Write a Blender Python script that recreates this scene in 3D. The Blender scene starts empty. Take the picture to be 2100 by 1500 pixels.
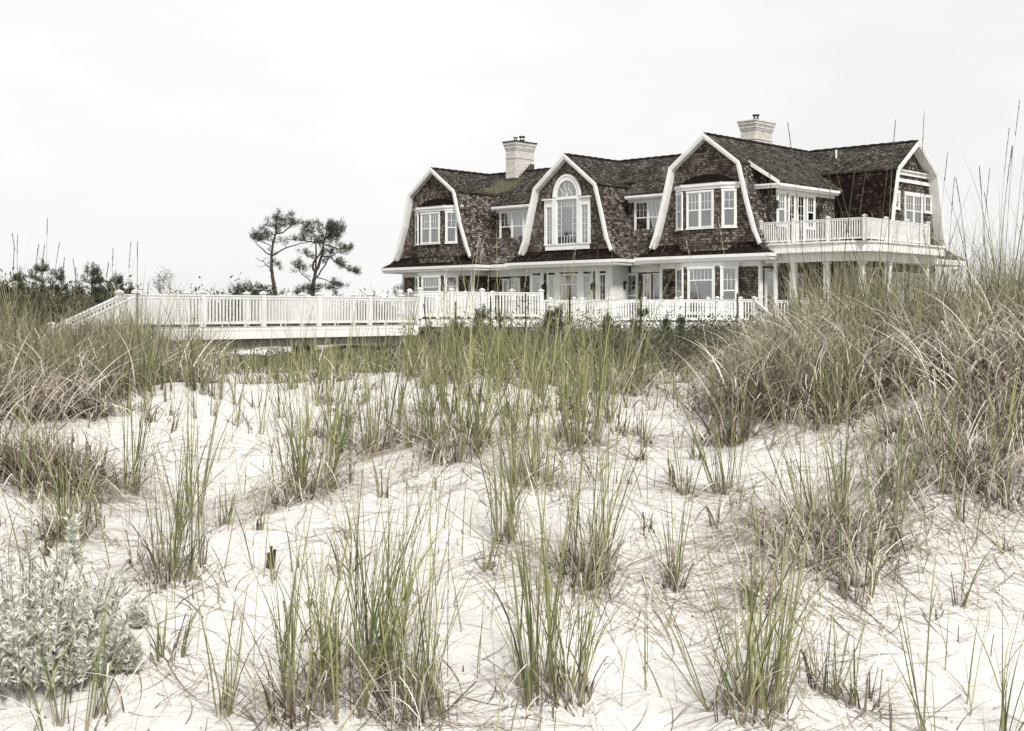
import bpy, math, random
import numpy as np
from mathutils import Vector, Matrix
R = math.radians
rng = np.random.default_rng(7)
random.seed(7)
sc = bpy.context.scene
COL = sc.collection
F, HZ = 2750.0, 660.0          # focal length and horizon of the 2100 px wide photograph

# ------------------------------------------------------------------ helpers
def tag(o, label=None, cat=None, group=None, kind=None):
    if label: o['label'] = label
    if cat: o['category'] = cat
    if group: o['group'] = group
    if kind: o['kind'] = kind
    return o

def empty(name, loc=(0, 0, 0), rz=0, parent=None):
    o = bpy.data.objects.new(name, None); COL.objects.link(o)
    o.location = loc; o.rotation_euler = (0, 0, rz)
    if parent: o.parent = parent
    return o

def at(px, py, Y):
    return Vector(((px - 1050) / F * Y, Y, (HZ - py) / F * Y))

def planar_uv(me):
    n = len(me.polygons)
    if not n: return
    co = np.empty(len(me.vertices) * 3); me.vertices.foreach_get('co', co); co = co.reshape(-1, 3)
    no = np.empty(n * 3); me.polygons.foreach_get('normal', no); no = no.reshape(-1, 3)
    h = np.stack([-no[:, 1], no[:, 0], np.zeros(n)], 1)
    l = np.linalg.norm(h, axis=1); bad = l < 1e-3
    h[bad] = (1, 0, 0); l[bad] = 1; h /= l[:, None]
    v = np.cross(no, h)
    tot = np.empty(n, int); me.polygons.foreach_get('loop_total', tot)
    li = np.empty(len(me.loops), int); me.loops.foreach_get('vertex_index', li)
    pi = np.repeat(np.arange(n), tot)
    p = co[li]
    uv = np.stack([(p * h[pi]).sum(1), (p * v[pi]).sum(1)], 1)
    me.uv_layers.new(name='UVMap').data.foreach_set('uv', uv.astype(np.float32).ravel())

class MB:
    def __init__(s): s.v = []; s.f = []; s.m = []; s.mi = 0
    def add(s, vs, fs):
        b = len(s.v); s.v += [tuple(p) for p in vs]
        s.f += [tuple(b + i for i in f) for f in fs]; s.m += [s.mi] * len(fs)
    def box(s, x0, x1, y0, y1, z0, z1):
        s.add([(x0,y0,z0),(x1,y0,z0),(x1,y1,z0),(x0,y1,z0),(x0,y0,z1),(x1,y0,z1),(x1,y1,z1),(x0,y1,z1)],
              [(0,3,2,1),(4,5,6,7),(0,1,5,4),(1,2,6,5),(2,3,7,6),(3,0,4,7)])
        return s
    def ob(s, O, U, N, u0, u1, n0, n1, z0, z1):       # box in a wall's frame: along U, out along N, up z
        O, U, N = Vector(O), Vector(U), Vector(N)
        P = lambda u, n, z: O + U * u + N * n + Vector((0, 0, z))
        s.add([P(u0,n1,z0),P(u1,n1,z0),P(u1,n0,z0),P(u0,n0,z0),P(u0,n1,z1),P(u1,n1,z1),P(u1,n0,z1),P(u0,n0,z1)],
              [(0,3,2,1),(4,5,6,7),(0,1,5,4),(1,2,6,5),(2,3,7,6),(3,0,4,7)])
        return s
    def bar(s, a, b, w, h):                            # square bar from a to b, w across, h up
        a, b = Vector(a), Vector(b); d = (b - a).normalized()
        sx = d.cross(Vector((0, 0, 1)))
        sx = sx.normalized() if sx.length > 1e-4 else Vector((1, 0, 0))
        up = sx.cross(d).normalized(); sx *= w / 2; up *= h / 2
        s.add([a-sx-up,a+sx-up,a+sx+up,a-sx+up,b-sx-up,b+sx-up,b+sx+up,b-sx+up],
              [(0,3,2,1),(4,5,6,7),(0,1,5,4),(1,2,6,5),(2,3,7,6),(3,0,4,7)])
        return s
    def prism(s, poly, mp, l0, l1):                    # polygon (a,b) extruded along l, mapped by mp(a,b,l)
        n = len(poly)
        s.add([mp(a, b, l0) for a, b in poly] + [mp(a, b, l1) for a, b in poly],
              [tuple(range(n)), tuple(range(2*n-1, n-1, -1))] + [(i, n+i, n+(i+1) % n, (i+1) % n) for i in range(n)])
        return s
    def tube(s, pts, rs, k=6):
        pts = [Vector(p) for p in pts]; rings = []
        for i, p in enumerate(pts):
            d = (pts[min(i+1, len(pts)-1)] - pts[max(i-1, 0)]).normalized()
            a = d.cross(Vector((0.31, 0.95, 0.05))).normalized(); b = d.cross(a)
            r = rs[i] if hasattr(rs, '__len__') else rs
            rings.append([p + a*math.cos(2*math.pi*j/k)*r + b*math.sin(2*math.pi*j/k)*r for j in range(k)])
        vs = [q for r_ in rings for q in r_]; fs = []
        for i in range(len(pts)-1):
            for j in range(k): fs.append((i*k+j, i*k+(j+1) % k, (i+1)*k+(j+1) % k, (i+1)*k+j))
        fs += [tuple(range(k-1, -1, -1)), tuple((len(pts)-1)*k+j for j in range(k))]
        s.add(vs, fs); return s
    def build(s, name, mats, parent=None, fix=True):
        me = bpy.data.meshes.new(name); me.from_pydata(s.v, [], s.f)
        for m in (mats if isinstance(mats, (list, tuple)) else [mats]): me.materials.append(m)
        if any(s.m): me.polygons.foreach_set('material_index', s.m)
        if fix:
            import bmesh
            bm = bmesh.new(); bm.from_mesh(me); bmesh.ops.recalc_face_normals(bm, faces=bm.faces); bm.to_mesh(me); bm.free()
        planar_uv(me)
        o = bpy.data.objects.new(name, me); COL.objects.link(o)
        if parent: o.parent = parent
        return o

# ------------------------------------------------------------------ materials
def newmat(name):
    m = bpy.data.materials.new(name); m.use_nodes = True
    nt = m.node_tree; nt.nodes.clear()
    out = nt.nodes.new('ShaderNodeOutputMaterial'); b = nt.nodes.new('ShaderNodeBsdfPrincipled')
    nt.links.new(b.outputs[0], out.inputs[0]); return m, nt, b, out
def N(nt, t, **k):
    n = nt.nodes.new('ShaderNode' + t)
    for a, v in k.items(): setattr(n, a, v)
    return n
def ramp(nt, fac, stops):
    r = N(nt, 'ValToRGB'); e = r.color_ramp.elements
    e[0].position, e[0].color = stops[0][0], (*stops[0][1], 1)
    e[1].position, e[1].color = stops[-1][0], (*stops[-1][1], 1)
    for p, c in stops[1:-1]:
        q = e.new(p); q.color = (*c, 1)
    nt.links.new(fac, r.inputs[0]); return r.outputs[0]
def mix(nt, fac, a, b, mode='MIX'):
    m = N(nt, 'Mix', data_type='RGBA', blend_type=mode)
    for s, v in ((0, fac), (6, a), (7, b)):
        if isinstance(v, (int, float)): m.inputs[s].default_value = v
        elif isinstance(v, tuple): m.inputs[s].default_value = (*v, 1)
        else: nt.links.new(v, m.inputs[s])
    return m.outputs[2]
def noise(nt, vec, scale, detail=4, rough=.55):
    n = N(nt, 'TexNoise'); n.inputs['Scale'].default_value = scale
    n.inputs['Detail'].default_value = detail; n.inputs['Roughness'].default_value = rough
    if vec is not None: nt.links.new(vec, n.inputs['Vector'])
    return n.outputs[0]
def bump(nt, h, bsdf, strength, dist):
    b = N(nt, 'Bump'); b.inputs['Strength'].default_value = strength; b.inputs['Distance'].default_value = dist
    nt.links.new(h, b.inputs['Height']); nt.links.new(b.outputs[0], bsdf.inputs['Normal'])

def shingle(name, stops, bw, rh, blot, moss=0.0):
    m, nt, b, _ = newmat(name)
    uv = N(nt, 'TexCoord').outputs['UV']; ob = N(nt, 'TexCoord').outputs['Object']
    br = N(nt, 'TexBrick'); br.offset = .43; br.squash = 1.0
    br.inputs['Color1'].default_value = (0, 0, 0, 1); br.inputs['Color2'].default_value = (1, 1, 1, 1)
    br.inputs['Mortar'].default_value = (.3, .3, .3, 1); br.inputs['Scale'].default_value = 1
    br.inputs['Mortar Size'].default_value = .012; br.inputs['Mortar Smooth'].default_value = .3
    br.inputs['Brick Width'].default_value = bw; br.inputs['Row Height'].default_value = rh
    wob = N(nt, 'VectorMath', operation='ADD'); nt.links.new(uv, wob.inputs[0])
    nz = N(nt, 'TexNoise'); nz.inputs['Scale'].default_value = 3.0; nt.links.new(uv, nz.inputs['Vector'])
    sb = N(nt, 'VectorMath', operation='SCALE'); sb.inputs['Scale'].default_value = .05
    nt.links.new(nz.outputs['Color'], sb.inputs[0]); nt.links.new(sb.outputs[0], wob.inputs[1])
    nt.links.new(wob.outputs[0], br.inputs['Vector'])
    v = N(nt, 'SeparateColor'); nt.links.new(br.outputs['Color'], v.inputs[0])
    big = noise(nt, ob, blot, 5, .6)
    add = N(nt, 'Math', operation='MULTIPLY_ADD'); add.inputs[1].default_value = .65
    nt.links.new(v.outputs[0], add.inputs[0])
    sc_ = N(nt, 'Math', operation='MULTIPLY_ADD'); sc_.inputs[1].default_value = .8; sc_.inputs[2].default_value = -.22
    nt.links.new(big, sc_.inputs[0]); nt.links.new(sc_.outputs[0], add.inputs[2])
    c = ramp(nt, add.outputs[0], stops)
    fine = noise(nt, ob, 30, 3, .7)
    c = mix(nt, .5, c, ramp(nt, fine, [(.3, (.45, .45, .45)), (.7, (1, 1, 1))]), 'MULTIPLY')
    # butt line under every course: its shade is painted as a darker joint colour
    c = mix(nt, br.outputs['Fac'], c, tuple(x * .35 for x in stops[0][1]))
    if moss:
        mp = N(nt, 'Mapping'); nt.links.new(ob, mp.inputs[0]); mp.inputs['Location'].default_value = (17.6, -3.6, -8.7)
        ln = N(nt, 'VectorMath', operation='LENGTH'); nt.links.new(mp.outputs[0], ln.inputs[0])
        sm = N(nt, 'Math', operation='SUBTRACT'); nt.links.new(ln.outputs['Value'], sm.inputs[0])
        nt.links.new(noise(nt, ob, 1.6, 5), sm.inputs[1])
        f = mix(nt, 1.0, ramp(nt, sm.outputs[0], [(.30, (1, 1, 1)), (.99, (0, 0, 0))]), ramp(nt, noise(nt, ob, 7, 5, .75), [(.38, (.15, .15, .15)), (.60, (.95, .95, .95))]), 'MULTIPLY')
        c = mix(nt, f, c, mix(nt, noise(nt, ob, 9), (.07, .075, .04), (.17, .17, .09)))
        c = mix(nt, ramp(nt, noise(nt, ob, .9, 6, .7), [(.52, (0, 0, 0)), (.75, (.55, .55, .55))]), c, (.16, .155, .12))
    nt.links.new(c, b.inputs['Base Color']); b.inputs['Roughness'].default_value = .9
    b.inputs['Specular IOR Level'].default_value = .15
    h = N(nt, 'Math', operation='SUBTRACT'); nt.links.new(v.outputs[0], h.inputs[0]); nt.links.new(br.outputs['Fac'], h.inputs[1])
    bump(nt, h.outputs[0], b, .9, .03)
    return m

def plain(name, col, rough=.6, var=.15, scale=4.0, spec=.3, bmp=0):
    m, nt, b, _ = newmat(name)
    ob = N(nt, 'TexCoord').outputs['Object']
    n = noise(nt, ob, scale, 5, .6)
    c = ramp(nt, n, [(.3, tuple(x * (1 - var) for x in col)), (.7, tuple(min(1, x * (1 + var * .4)) for x in col))])
    nt.links.new(c, b.inputs['Base Color']); b.inputs['Roughness'].default_value = rough
    b.inputs['Specular IOR Level'].default_value = spec
    if bmp: bump(nt, noise(nt, ob, scale * 6), b, bmp, .02)
    return m

M = {}
M['wall'] = shingle('wall_shingle', [(.1, (.040, .032, .026)), (.38, (.095, .075, .060)), (.6, (.16, .130, .107)), (.95, (.33, .29, .255))], .17, .135, 1.1)
M['side'] = shingle('side_shingle', [(.1, (.026, .019, .016)), (.35, (.066, .050, .043)), (.6, (.15, .125, .11)), (.95, (.38, .35, .33))], .175, .14, 1.0)
M['roof'] = shingle('roof_shingle', [(.1, (.014, .011, .009)), (.4, (.034, .028, .022)), (.65, (.072, .062, .051)), (.95, (.20, .185, .16))], .17, .12, 1.6, moss=1)
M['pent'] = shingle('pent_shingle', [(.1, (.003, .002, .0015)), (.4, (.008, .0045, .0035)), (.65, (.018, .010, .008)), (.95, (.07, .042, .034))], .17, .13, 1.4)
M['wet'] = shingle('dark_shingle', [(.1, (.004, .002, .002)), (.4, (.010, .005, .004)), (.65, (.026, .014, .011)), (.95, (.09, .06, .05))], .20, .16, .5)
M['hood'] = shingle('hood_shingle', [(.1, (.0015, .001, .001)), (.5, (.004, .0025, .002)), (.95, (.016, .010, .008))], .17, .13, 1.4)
M['white'] = plain('white_paint', (.74, .74, .725), .55, .12, 1.3)
M['rail'] = plain('railing_paint', (.70, .70, .69), .5, .16, 3.5)
M['deckw'] = plain('deck_boards', (.42, .39, .36), .8, .3, 6)
M['beam'] = plain('weathered_beam', (.34, .31, .28), .9, .55, 1.6, .2, .4)
M['dark'] = plain('dark_metal', (.025, .023, .022), .5, .2, 8)
M['lead'] = plain('lead_flashing', (.07, .065, .06), .7, .4, 6)
M['room_dark'] = plain('painted_room_dark', (.035, .032, .030), .9, .4, 1.5)
M['curtain'] = plain('sheer_curtain', (.26, .255, .245), .9, .18, 5)
M['lamp'] = plain('lamp_shade_cloth', (.7, .66, .58), .9, .1, 5)
M['bark'] = plain('pine_bark', (.085, .070, .060), .95, .45, 9, .1, .5)
M['twig'] = plain('grey_twig', (.16, .14, .13), .95, .3, 9, .1)
M['stub'] = plain('charred_wood', (.07, .048, .035), .9, .5, 30, .2, .6)
# painted chimney brick
m, nt, b, _ = newmat('painted_brick')
uv = N(nt, 'TexCoord').outputs['UV']; br = N(nt, 'TexBrick'); nt.links.new(uv, br.inputs['Vector'])
br.inputs['Color1'].default_value = (.50, .48, .44, 1); br.inputs['Color2'].default_value = (.68, .66, .62, 1)
br.inputs['Mortar'].default_value = (.38, .36, .33, 1); br.inputs['Scale'].default_value = 1
br.inputs['Brick Width'].default_value = .22; br.inputs['Row Height'].default_value = .085; br.inputs['Mortar Size'].default_value = .010
c = mix(nt, .6, br.outputs['Color'], ramp(nt, noise(nt, N(nt, 'TexCoord').outputs['Object'], 2.5, 6, .7), [(.3, (.66, .63, .59)), (.6, (1, 1, 1))]), 'MULTIPLY')
nt.links.new(c, b.inputs['Base Color']); b.inputs['Roughness'].default_value = .85
bump(nt, br.outputs['Fac'], b, -.5, .01); M['brick'] = m
# window glass: mirror of the sky over a see-through pane
m, nt, b, out = newmat('window_glass')
nt.nodes.remove(b)
tr = N(nt, 'BsdfTransparent'); tr.inputs[0].default_value = (.80, .82, .82, 1)
gl = N(nt, 'BsdfGlossy'); gl.inputs['Roughness'].default_value = .04
wv = noise(nt, N(nt, 'TexCoord').outputs['Object'], .8, 2)
bp = N(nt, 'Bump'); bp.inputs['Strength'].default_value = .08; nt.links.new(wv, bp.inputs['Height']); nt.links.new(bp.outputs[0], gl.inputs['Normal'])
lw = N(nt, 'LayerWeight'); lw.inputs['Blend'].default_value = .35
mr = N(nt, 'MapRange'); nt.links.new(lw.outputs['Fresnel'], mr.inputs[0]); mr.inputs[3].default_value = .22; mr.inputs[4].default_value = .8
ms = N(nt, 'MixShader'); nt.links.new(mr.outputs[0], ms.inputs[0]); nt.links.new(tr.outputs[0], ms.inputs[1]); nt.links.new(gl.outputs[0], ms.inputs[2])
nt.links.new(ms.outputs[0], out.inputs[0]); M['glass'] = m

def blade_mat(name, stops, tipc, rough=.55, trans=.25, tip=(.55, 1.0), base=None):
    m, nt, b, out = newmat(name)
    uv = N(nt, 'TexCoord').outputs['UV']; sp = N(nt, 'SeparateXYZ'); nt.links.new(uv, sp.inputs[0])
    c = ramp(nt, sp.outputs[0], stops)
    if base:
        c = mix(nt, ramp(nt, sp.outputs[1], [(.04, (1, 1, 1)), (.30, (0, 0, 0))]), c, base)
    c = mix(nt, ramp(nt, sp.outputs[1], [(tip[0], (0, 0, 0)), (tip[1], (.7, .7, .7))]), c, tipc)
    nt.links.new(c, b.inputs['Base Color']); b.inputs['Roughness'].default_value = rough
    b.inputs['Specular IOR Level'].default_value = .25
    t = N(nt, 'BsdfTranslucent'); nt.links.new(c, t.inputs[0])
    ms = N(nt, 'MixShader'); ms.inputs[0].default_value = trans
    nt.links.new(b.outputs[0], ms.inputs[1]); nt.links.new(t.outputs[0], ms.inputs[2]); nt.links.new(ms.outputs[0], out.inputs[0])
    return m
M['green'] = blade_mat('green_blade', [(0, (.065, .080, .032)), (.3, (.105, .125, .050)), (.65, (.185, .208, .086)), (1, (.36, .355, .16))], (.42, .38, .22), base=(.30, .26, .17))
M['grey_green'] = blade_mat('grey_green_blade', [(0, (.05, .06, .032)), (.5, (.13, .145, .072)), (1, (.32, .31, .18))], (.40, .36, .24), base=(.14, .11, .08))  # foot colour darkened to paint in the shade deep in the mounds
M['straw'] = blade_mat('straw_blade', [(0, (.045, .032, .022)), (.36, (.11, .082, .060)), (.50, (.48, .42, .35)), (.75, (.72, .66, .575)), (1, (.86, .81, .73))], (.74, .68, .60), base=(.09, .065, .048), trans=.22)  # dark stops for dead blades and shaded gaps; foot darkened as painted shade
M['litter'] = blade_mat('litter_blade', [(0, (.09, .068, .052)), (.3, (.24, .195, .155)), (.6, (.47, .41, .34)), (1, (.70, .64, .56))], (.40, .34, .28), trans=.1)
M['sheath'] = blade_mat('dead_stem', [(0, (.035, .024, .017)), (.5, (.10, .074, .053)), (1, (.24, .19, .145))], (.22, .17, .13), trans=.05)
M['needle'] = blade_mat('pine_needle', [(0, (.022, .026, .016)), (.5, (.045, .05, .030)), (1, (.09, .095, .055))], (.07, .07, .045), trans=.15)
M['sapneedle'] = blade_mat('sapling_needle', [(0, (.035, .050, .024)), (.5, (.065, .085, .04)), (1, (.14, .155, .075))], (.12, .13, .07), trans=.2)
M['leaf'] = blade_mat('shrub_leaf', [(0, (.028, .034, .020)), (.4, (.058, .064, .036)), (.75, (.10, .105, .055)), (1, (.17, .165, .09))], (.12, .12, .07), trans=.2)
M['heath'] = blade_mat('heath_leaf', [(0, (.06, .052, .045)), (.5, (.12, .105, .09)), (1, (.22, .20, .16))], (.15, .14, .10), trans=.15)
M['silver'] = blade_mat('silver_leaf', [(0, (.26, .27, .22)), (.3, (.56, .57, .50)), (.7, (.76, .77, .71)), (1, (.90, .90, .86))], (.74, .74, .66), trans=.3)

# ------------------------------------------------------------------ world, sun, camera
SUN_EL, SUN_AZ = R(46), R(162)      # azimuth clockwise from +Y: behind the viewer, to the right
w = bpy.data.worlds.new('World'); sc.world = w; w.use_nodes = True
nt = w.node_tree; bg = nt.nodes['Background']
sky = N(nt, 'TexSky', sky_type='NISHITA'); sky.sun_disc = False; sky.sun_elevation = SUN_EL; sky.sun_rotation = SUN_AZ
sky.air_density = 1.5; sky.dust_density = 4
tc = N(nt, 'TexCoord'); mp = N(nt, 'Mapping'); mp.inputs['Scale'].default_value = (1, 1, 2.6); mp.inputs['Location'].default_value = (.35, 0, .2)
nt.links.new(tc.outputs['Generated'], mp.inputs[0])
cl = noise(nt, mp.outputs[0], 2.2, 6, .55)
cc = ramp(nt, cl, [(.36, (7.8, 7.8, 7.75)), (.46, (8.3, 8.29, 8.24)), (.54, (8.5, 8.5, 8.45)), (.64, (9.2, 9.2, 9.15))])
nt.links.new(mix(nt, .94, sky.outputs[0], cc), bg.inputs[0]); bg.inputs[1].default_value = .1
L = bpy.data.lights.new('sun', 'SUN'); L.energy = 3.6; L.angle = R(11); L.color = (1, .97, .92)
so = bpy.data.objects.new('sun', L); COL.objects.link(so)
d = Vector((math.sin(SUN_AZ) * math.cos(SUN_EL), math.cos(SUN_AZ) * math.cos(SUN_EL), math.sin(SUN_EL)))
so.rotation_euler = d.to_track_quat('Z', 'Y').to_euler()
cam = bpy.data.cameras.new('camera'); co_ = bpy.data.objects.new('camera', cam); COL.objects.link(co_)
co_.location = (0, 0, 0); co_.rotation_euler = (R(90), 0, 0)
cam.sensor_width = 36; cam.lens = 36 * F / 2100; cam.shift_y = -(750 - HZ) / 2100; cam.clip_start = .1; cam.clip_end = 9000
sc.camera = co_
sc.view_settings.view_transform = 'Standard'; sc.view_settings.look = 'None'; sc.view_settings.exposure = 0.25; sc.view_settings.gamma = 1
sc.cycles.max_bounces = 6; sc.cycles.transparent_max_bounces = 12

# ------------------------------------------------------------------ terrain
TD = np.array([0, 2, 3.5, 5, 6.5, 8, 10, 12, 14, 17, 21, 28, 38, 50, 58, 64, 90, 9000.])
TC = np.array([-900, -300, 0, 250, 500, 750, 1000, 1200, 1400, 1600, 1800, 2000, 2200, 3000.])
TZ = {-900: [-1.7,-1.68,-1.62,-1.5,-1.25,-1.0,-.7,-.4,-.25,-.3,-.5,-.8,-.9,-.8,-.6,-.5,-.5,-.5],
      0:   [-1.7,-1.68,-1.64,-1.55,-1.24,-.97,-.66,-.40,-.30,-.36,-.62,-.95,-1.0,-.9,-.6,-.5,-.5,-.5],
      250: [-1.7,-1.68,-1.64,-1.55,-1.24,-.98,-.70,-.46,-.38,-.42,-.8,-1.2,-1.2,-1.15,-.8,-.5,-.5,-.5],
      500: [-1.7,-1.68,-1.64,-1.54,-1.24,-.99,-.76,-.60,-.58,-.75,-1.1,-1.5,-1.5,-1.25,-.85,-.5,-.5,-.5],
      750: [-1.7,-1.68,-1.64,-1.54,-1.23,-.97,-.72,-.56,-.52,-.72,-1.1,-1.5,-1.45,-1.0,-.7,-.5,-.5,-.5],
      1000:[-1.7,-1.68,-1.64,-1.54,-1.22,-.94,-.66,-.50,-.46,-.62,-1.0,-1.4,-1.3,-.8,-.6,-.5,-.5,-.5],
      1200:[-1.7,-1.68,-1.64,-1.54,-1.24,-.98,-.74,-.60,-.56,-.74,-1.1,-1.4,-1.2,-.7,-.5,-.5,-.5,-.5],
      1400:[-1.7,-1.68,-1.64,-1.54,-1.24,-.97,-.73,-.62,-.66,-.85,-1.1,-1.3,-1.1,-.6,-.5,-.5,-.5,-.5],
      1600:[-1.7,-1.68,-1.64,-1.53,-1.21,-.89,-.52,-.30,-.28,-.55,-.9,-1.1,-.9,-.6,-.5,-.5,-.5,-.5],
      1800:[-1.7,-1.68,-1.64,-1.52,-1.18,-.82,-.38,-.10,-.02,-.3,-.7,-.9,-.8,-.6,-.5,-.5,-.5,-.5],
      2000:[-1.7,-1.68,-1.63,-1.50,-1.12,-.72,-.28,.02,.10,-.1,-.5,-.8,-.7,-.6,-.5,-.5,-.5,-.5],
      2200:[-1.7,-1.68,-1.63,-1.48,-1.07,-.66,-.22,.06,.14,0,-.4,-.7,-.7,-.6,-.5,-.5,-.5,-.5]}
TZ[-300] = TZ[-900]; TZ[3000] = TZ[2200]
TT = np.array([TZ[int(c)] for c in TC])
_g = np.random.default_rng(3).random((256, 256))
def vnoise(x, y, s):
    x = np.asarray(x) / s + 50; y = np.asarray(y) / s + 50
    xi = np.floor(x).astype(int); yi = np.floor(y).astype(int); fx = x - xi; fy = y - yi
    fx = fx*fx*(3-2*fx); fy = fy*fy*(3-2*fy); g = lambda a, b: _g[a % 256, b % 256]
    return (g(xi,yi)*(1-fx)+g(xi+1,yi)*fx)*(1-fy)+(g(xi,yi+1)*(1-fx)+g(xi+1,yi+1)*fx)*fy - .5
def crom(p0, p1, p2, p3, t):
    return .5*((2*p1)+(-p0+p2)*t+(2*p0-5*p1+4*p2-p3)*t*t+(-p0+3*p1-3*p2+p3)*t**3)
def gz(x, y):
    x = np.asarray(x, float); y = np.asarray(y, float)
    yy = np.maximum(y, .6); c = np.clip(1050 + F * x / yy, -900, 3000); dd = np.clip(yy, 0, 9000)
    u = np.interp(c, TC, np.arange(len(TC))); v = np.interp(dd, TD, np.arange(len(TD)))
    ui = np.clip(u.astype(int), 0, len(TC)-2); vi = np.clip(v.astype(int), 0, len(TD)-2); fu = u-ui; fv = v-vi
    def row(k):
        kk = np.clip(ui+k, 0, len(TC)-1)
        q = [TT[kk, np.clip(vi+j, 0, len(TD)-1)] for j in (-1, 0, 1, 2)]
        return crom(*q, fv)
    z = crom(row(-1), row(0), row(1), row(2), fu)
    amp = np.clip((70 - yy) / 20, 0, 1)
    z = z + amp*(vnoise(x, y, 2.1)*.34 + vnoise(x+9, y, .8)*.15 + vnoise(x, y+5, .27)*.045 + vnoise(x+3, y, .11)*.010)
    return z
MOUNDS = []
_gz0 = gz
def gz(x, y):
    z = _gz0(x, y)
    for mx, my, mr, mh in MOUNDS: z = z + mh*np.exp(-((np.asarray(x)-mx)**2+(np.asarray(y)-my)**2)/(2*mr*mr))
    return z
def on_ground(px, py):                # the point of the dune seen at a pixel, near side first
    ds = np.linspace(3, 24, 900); xs = (px-1050)/F*ds
    r = gz(xs, ds) - (HZ-py)/F*ds
    k = np.argmax(r > 0) if (r > 0).any() else int(np.argmax(r))
    return float(xs[k]), float(ds[k]), float(gz(xs[k], ds[k]))

def grid_mesh(name, X, Y, Z, mat):
    a, b = X.shape
    vs = np.stack([X, Y, Z], -1).reshape(-1, 3)
    i = np.arange(a*b).reshape(a, b)
    q = np.stack([i[:-1,:-1], i[1:,:-1], i[1:,1:], i[:-1,1:]], -1).reshape(-1, 4)
    return raw_mesh(name, vs, q, mat)
def raw_mesh(name, vs, quads, mat, uv=None, mids=None, parent=None, smooth=True):
    me = bpy.data.meshes.new(name); k = quads.shape[1]
    me.vertices.add(len(vs)); me.vertices.foreach_set('co', np.ascontiguousarray(vs, np.float32).ravel())
    me.loops.add(quads.size); me.loops.foreach_set('vertex_index', quads.astype(np.int32).ravel())
    me.polygons.add(len(quads)); me.polygons.foreach_set('loop_start', np.arange(0, quads.size, k, dtype=np.int32))
    for m_ in (mat if isinstance(mat, (list, tuple)) else [mat]): me.materials.append(m_)
    if mids is not None: me.polygons.foreach_set('material_index', np.asarray(mids, np.int32))
    if uv is not None:
        me.uv_layers.new(name='UVMap').data.foreach_set('uv', uv[quads.ravel()].astype(np.float32).ravel())
    me.update(); me.validate()
    if smooth: me.polygons.foreach_set('use_smooth', np.ones(len(quads), bool))
    o = bpy.data.objects.new(name, me); COL.objects.link(o)
    if parent: o.parent = parent
    return o

m, nt, b, _ = newmat('sand')
ge = N(nt, 'TexCoord').outputs['Object']
c = ramp(nt, noise(nt, ge, 1.1, 6, .6), [(.3, (.56, .545, .525)), (.7, (.66, .645, .625))])
c = mix(nt, .5, c, ramp(nt, noise(nt, ge, 60, 4, .75), [(.34, (.60, .57, .54)), (.52, (1, 1, 1))]), 'MULTIPLY')
spy = N(nt, 'SeparateXYZ'); nt.links.new(ge, spy.inputs[0])
far = N(nt, 'MapRange'); nt.links.new(spy.outputs[1], far.inputs[0]); far.inputs[1].default_value = 14; far.inputs[2].default_value = 24
ff = N(nt, 'Math', operation='MULTIPLY'); nt.links.new(far.outputs[0], ff.inputs[0])
nt.links.new(ramp(nt, noise(nt, ge, .25, 5, .6), [(.40, (0, 0, 0)), (.50, (1, 1, 1))]), ff.inputs[1])
c = mix(nt, ff.outputs[0], c, ramp(nt, noise(nt, ge, 3, 5), [(.3, (.05, .05, .03)), (.7, (.13, .125, .075))]))
nt.links.new(c, b.inputs['Base Color']); b.inputs['Roughness'].default_value = .95; b.inputs['Specular IOR Level'].default_value = .1
hh = N(nt, 'Math', operation='MULTIPLY_ADD'); hh.inputs[1].default_value = .35
nt.links.new(noise(nt, ge, 55, 3, .7), hh.inputs[0]); nt.links.new(noise(nt, ge, 9, 5, .6), hh.inputs[2])
bump(nt, hh.outputs[0], b, .55, .05); M['sand'] = m

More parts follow.
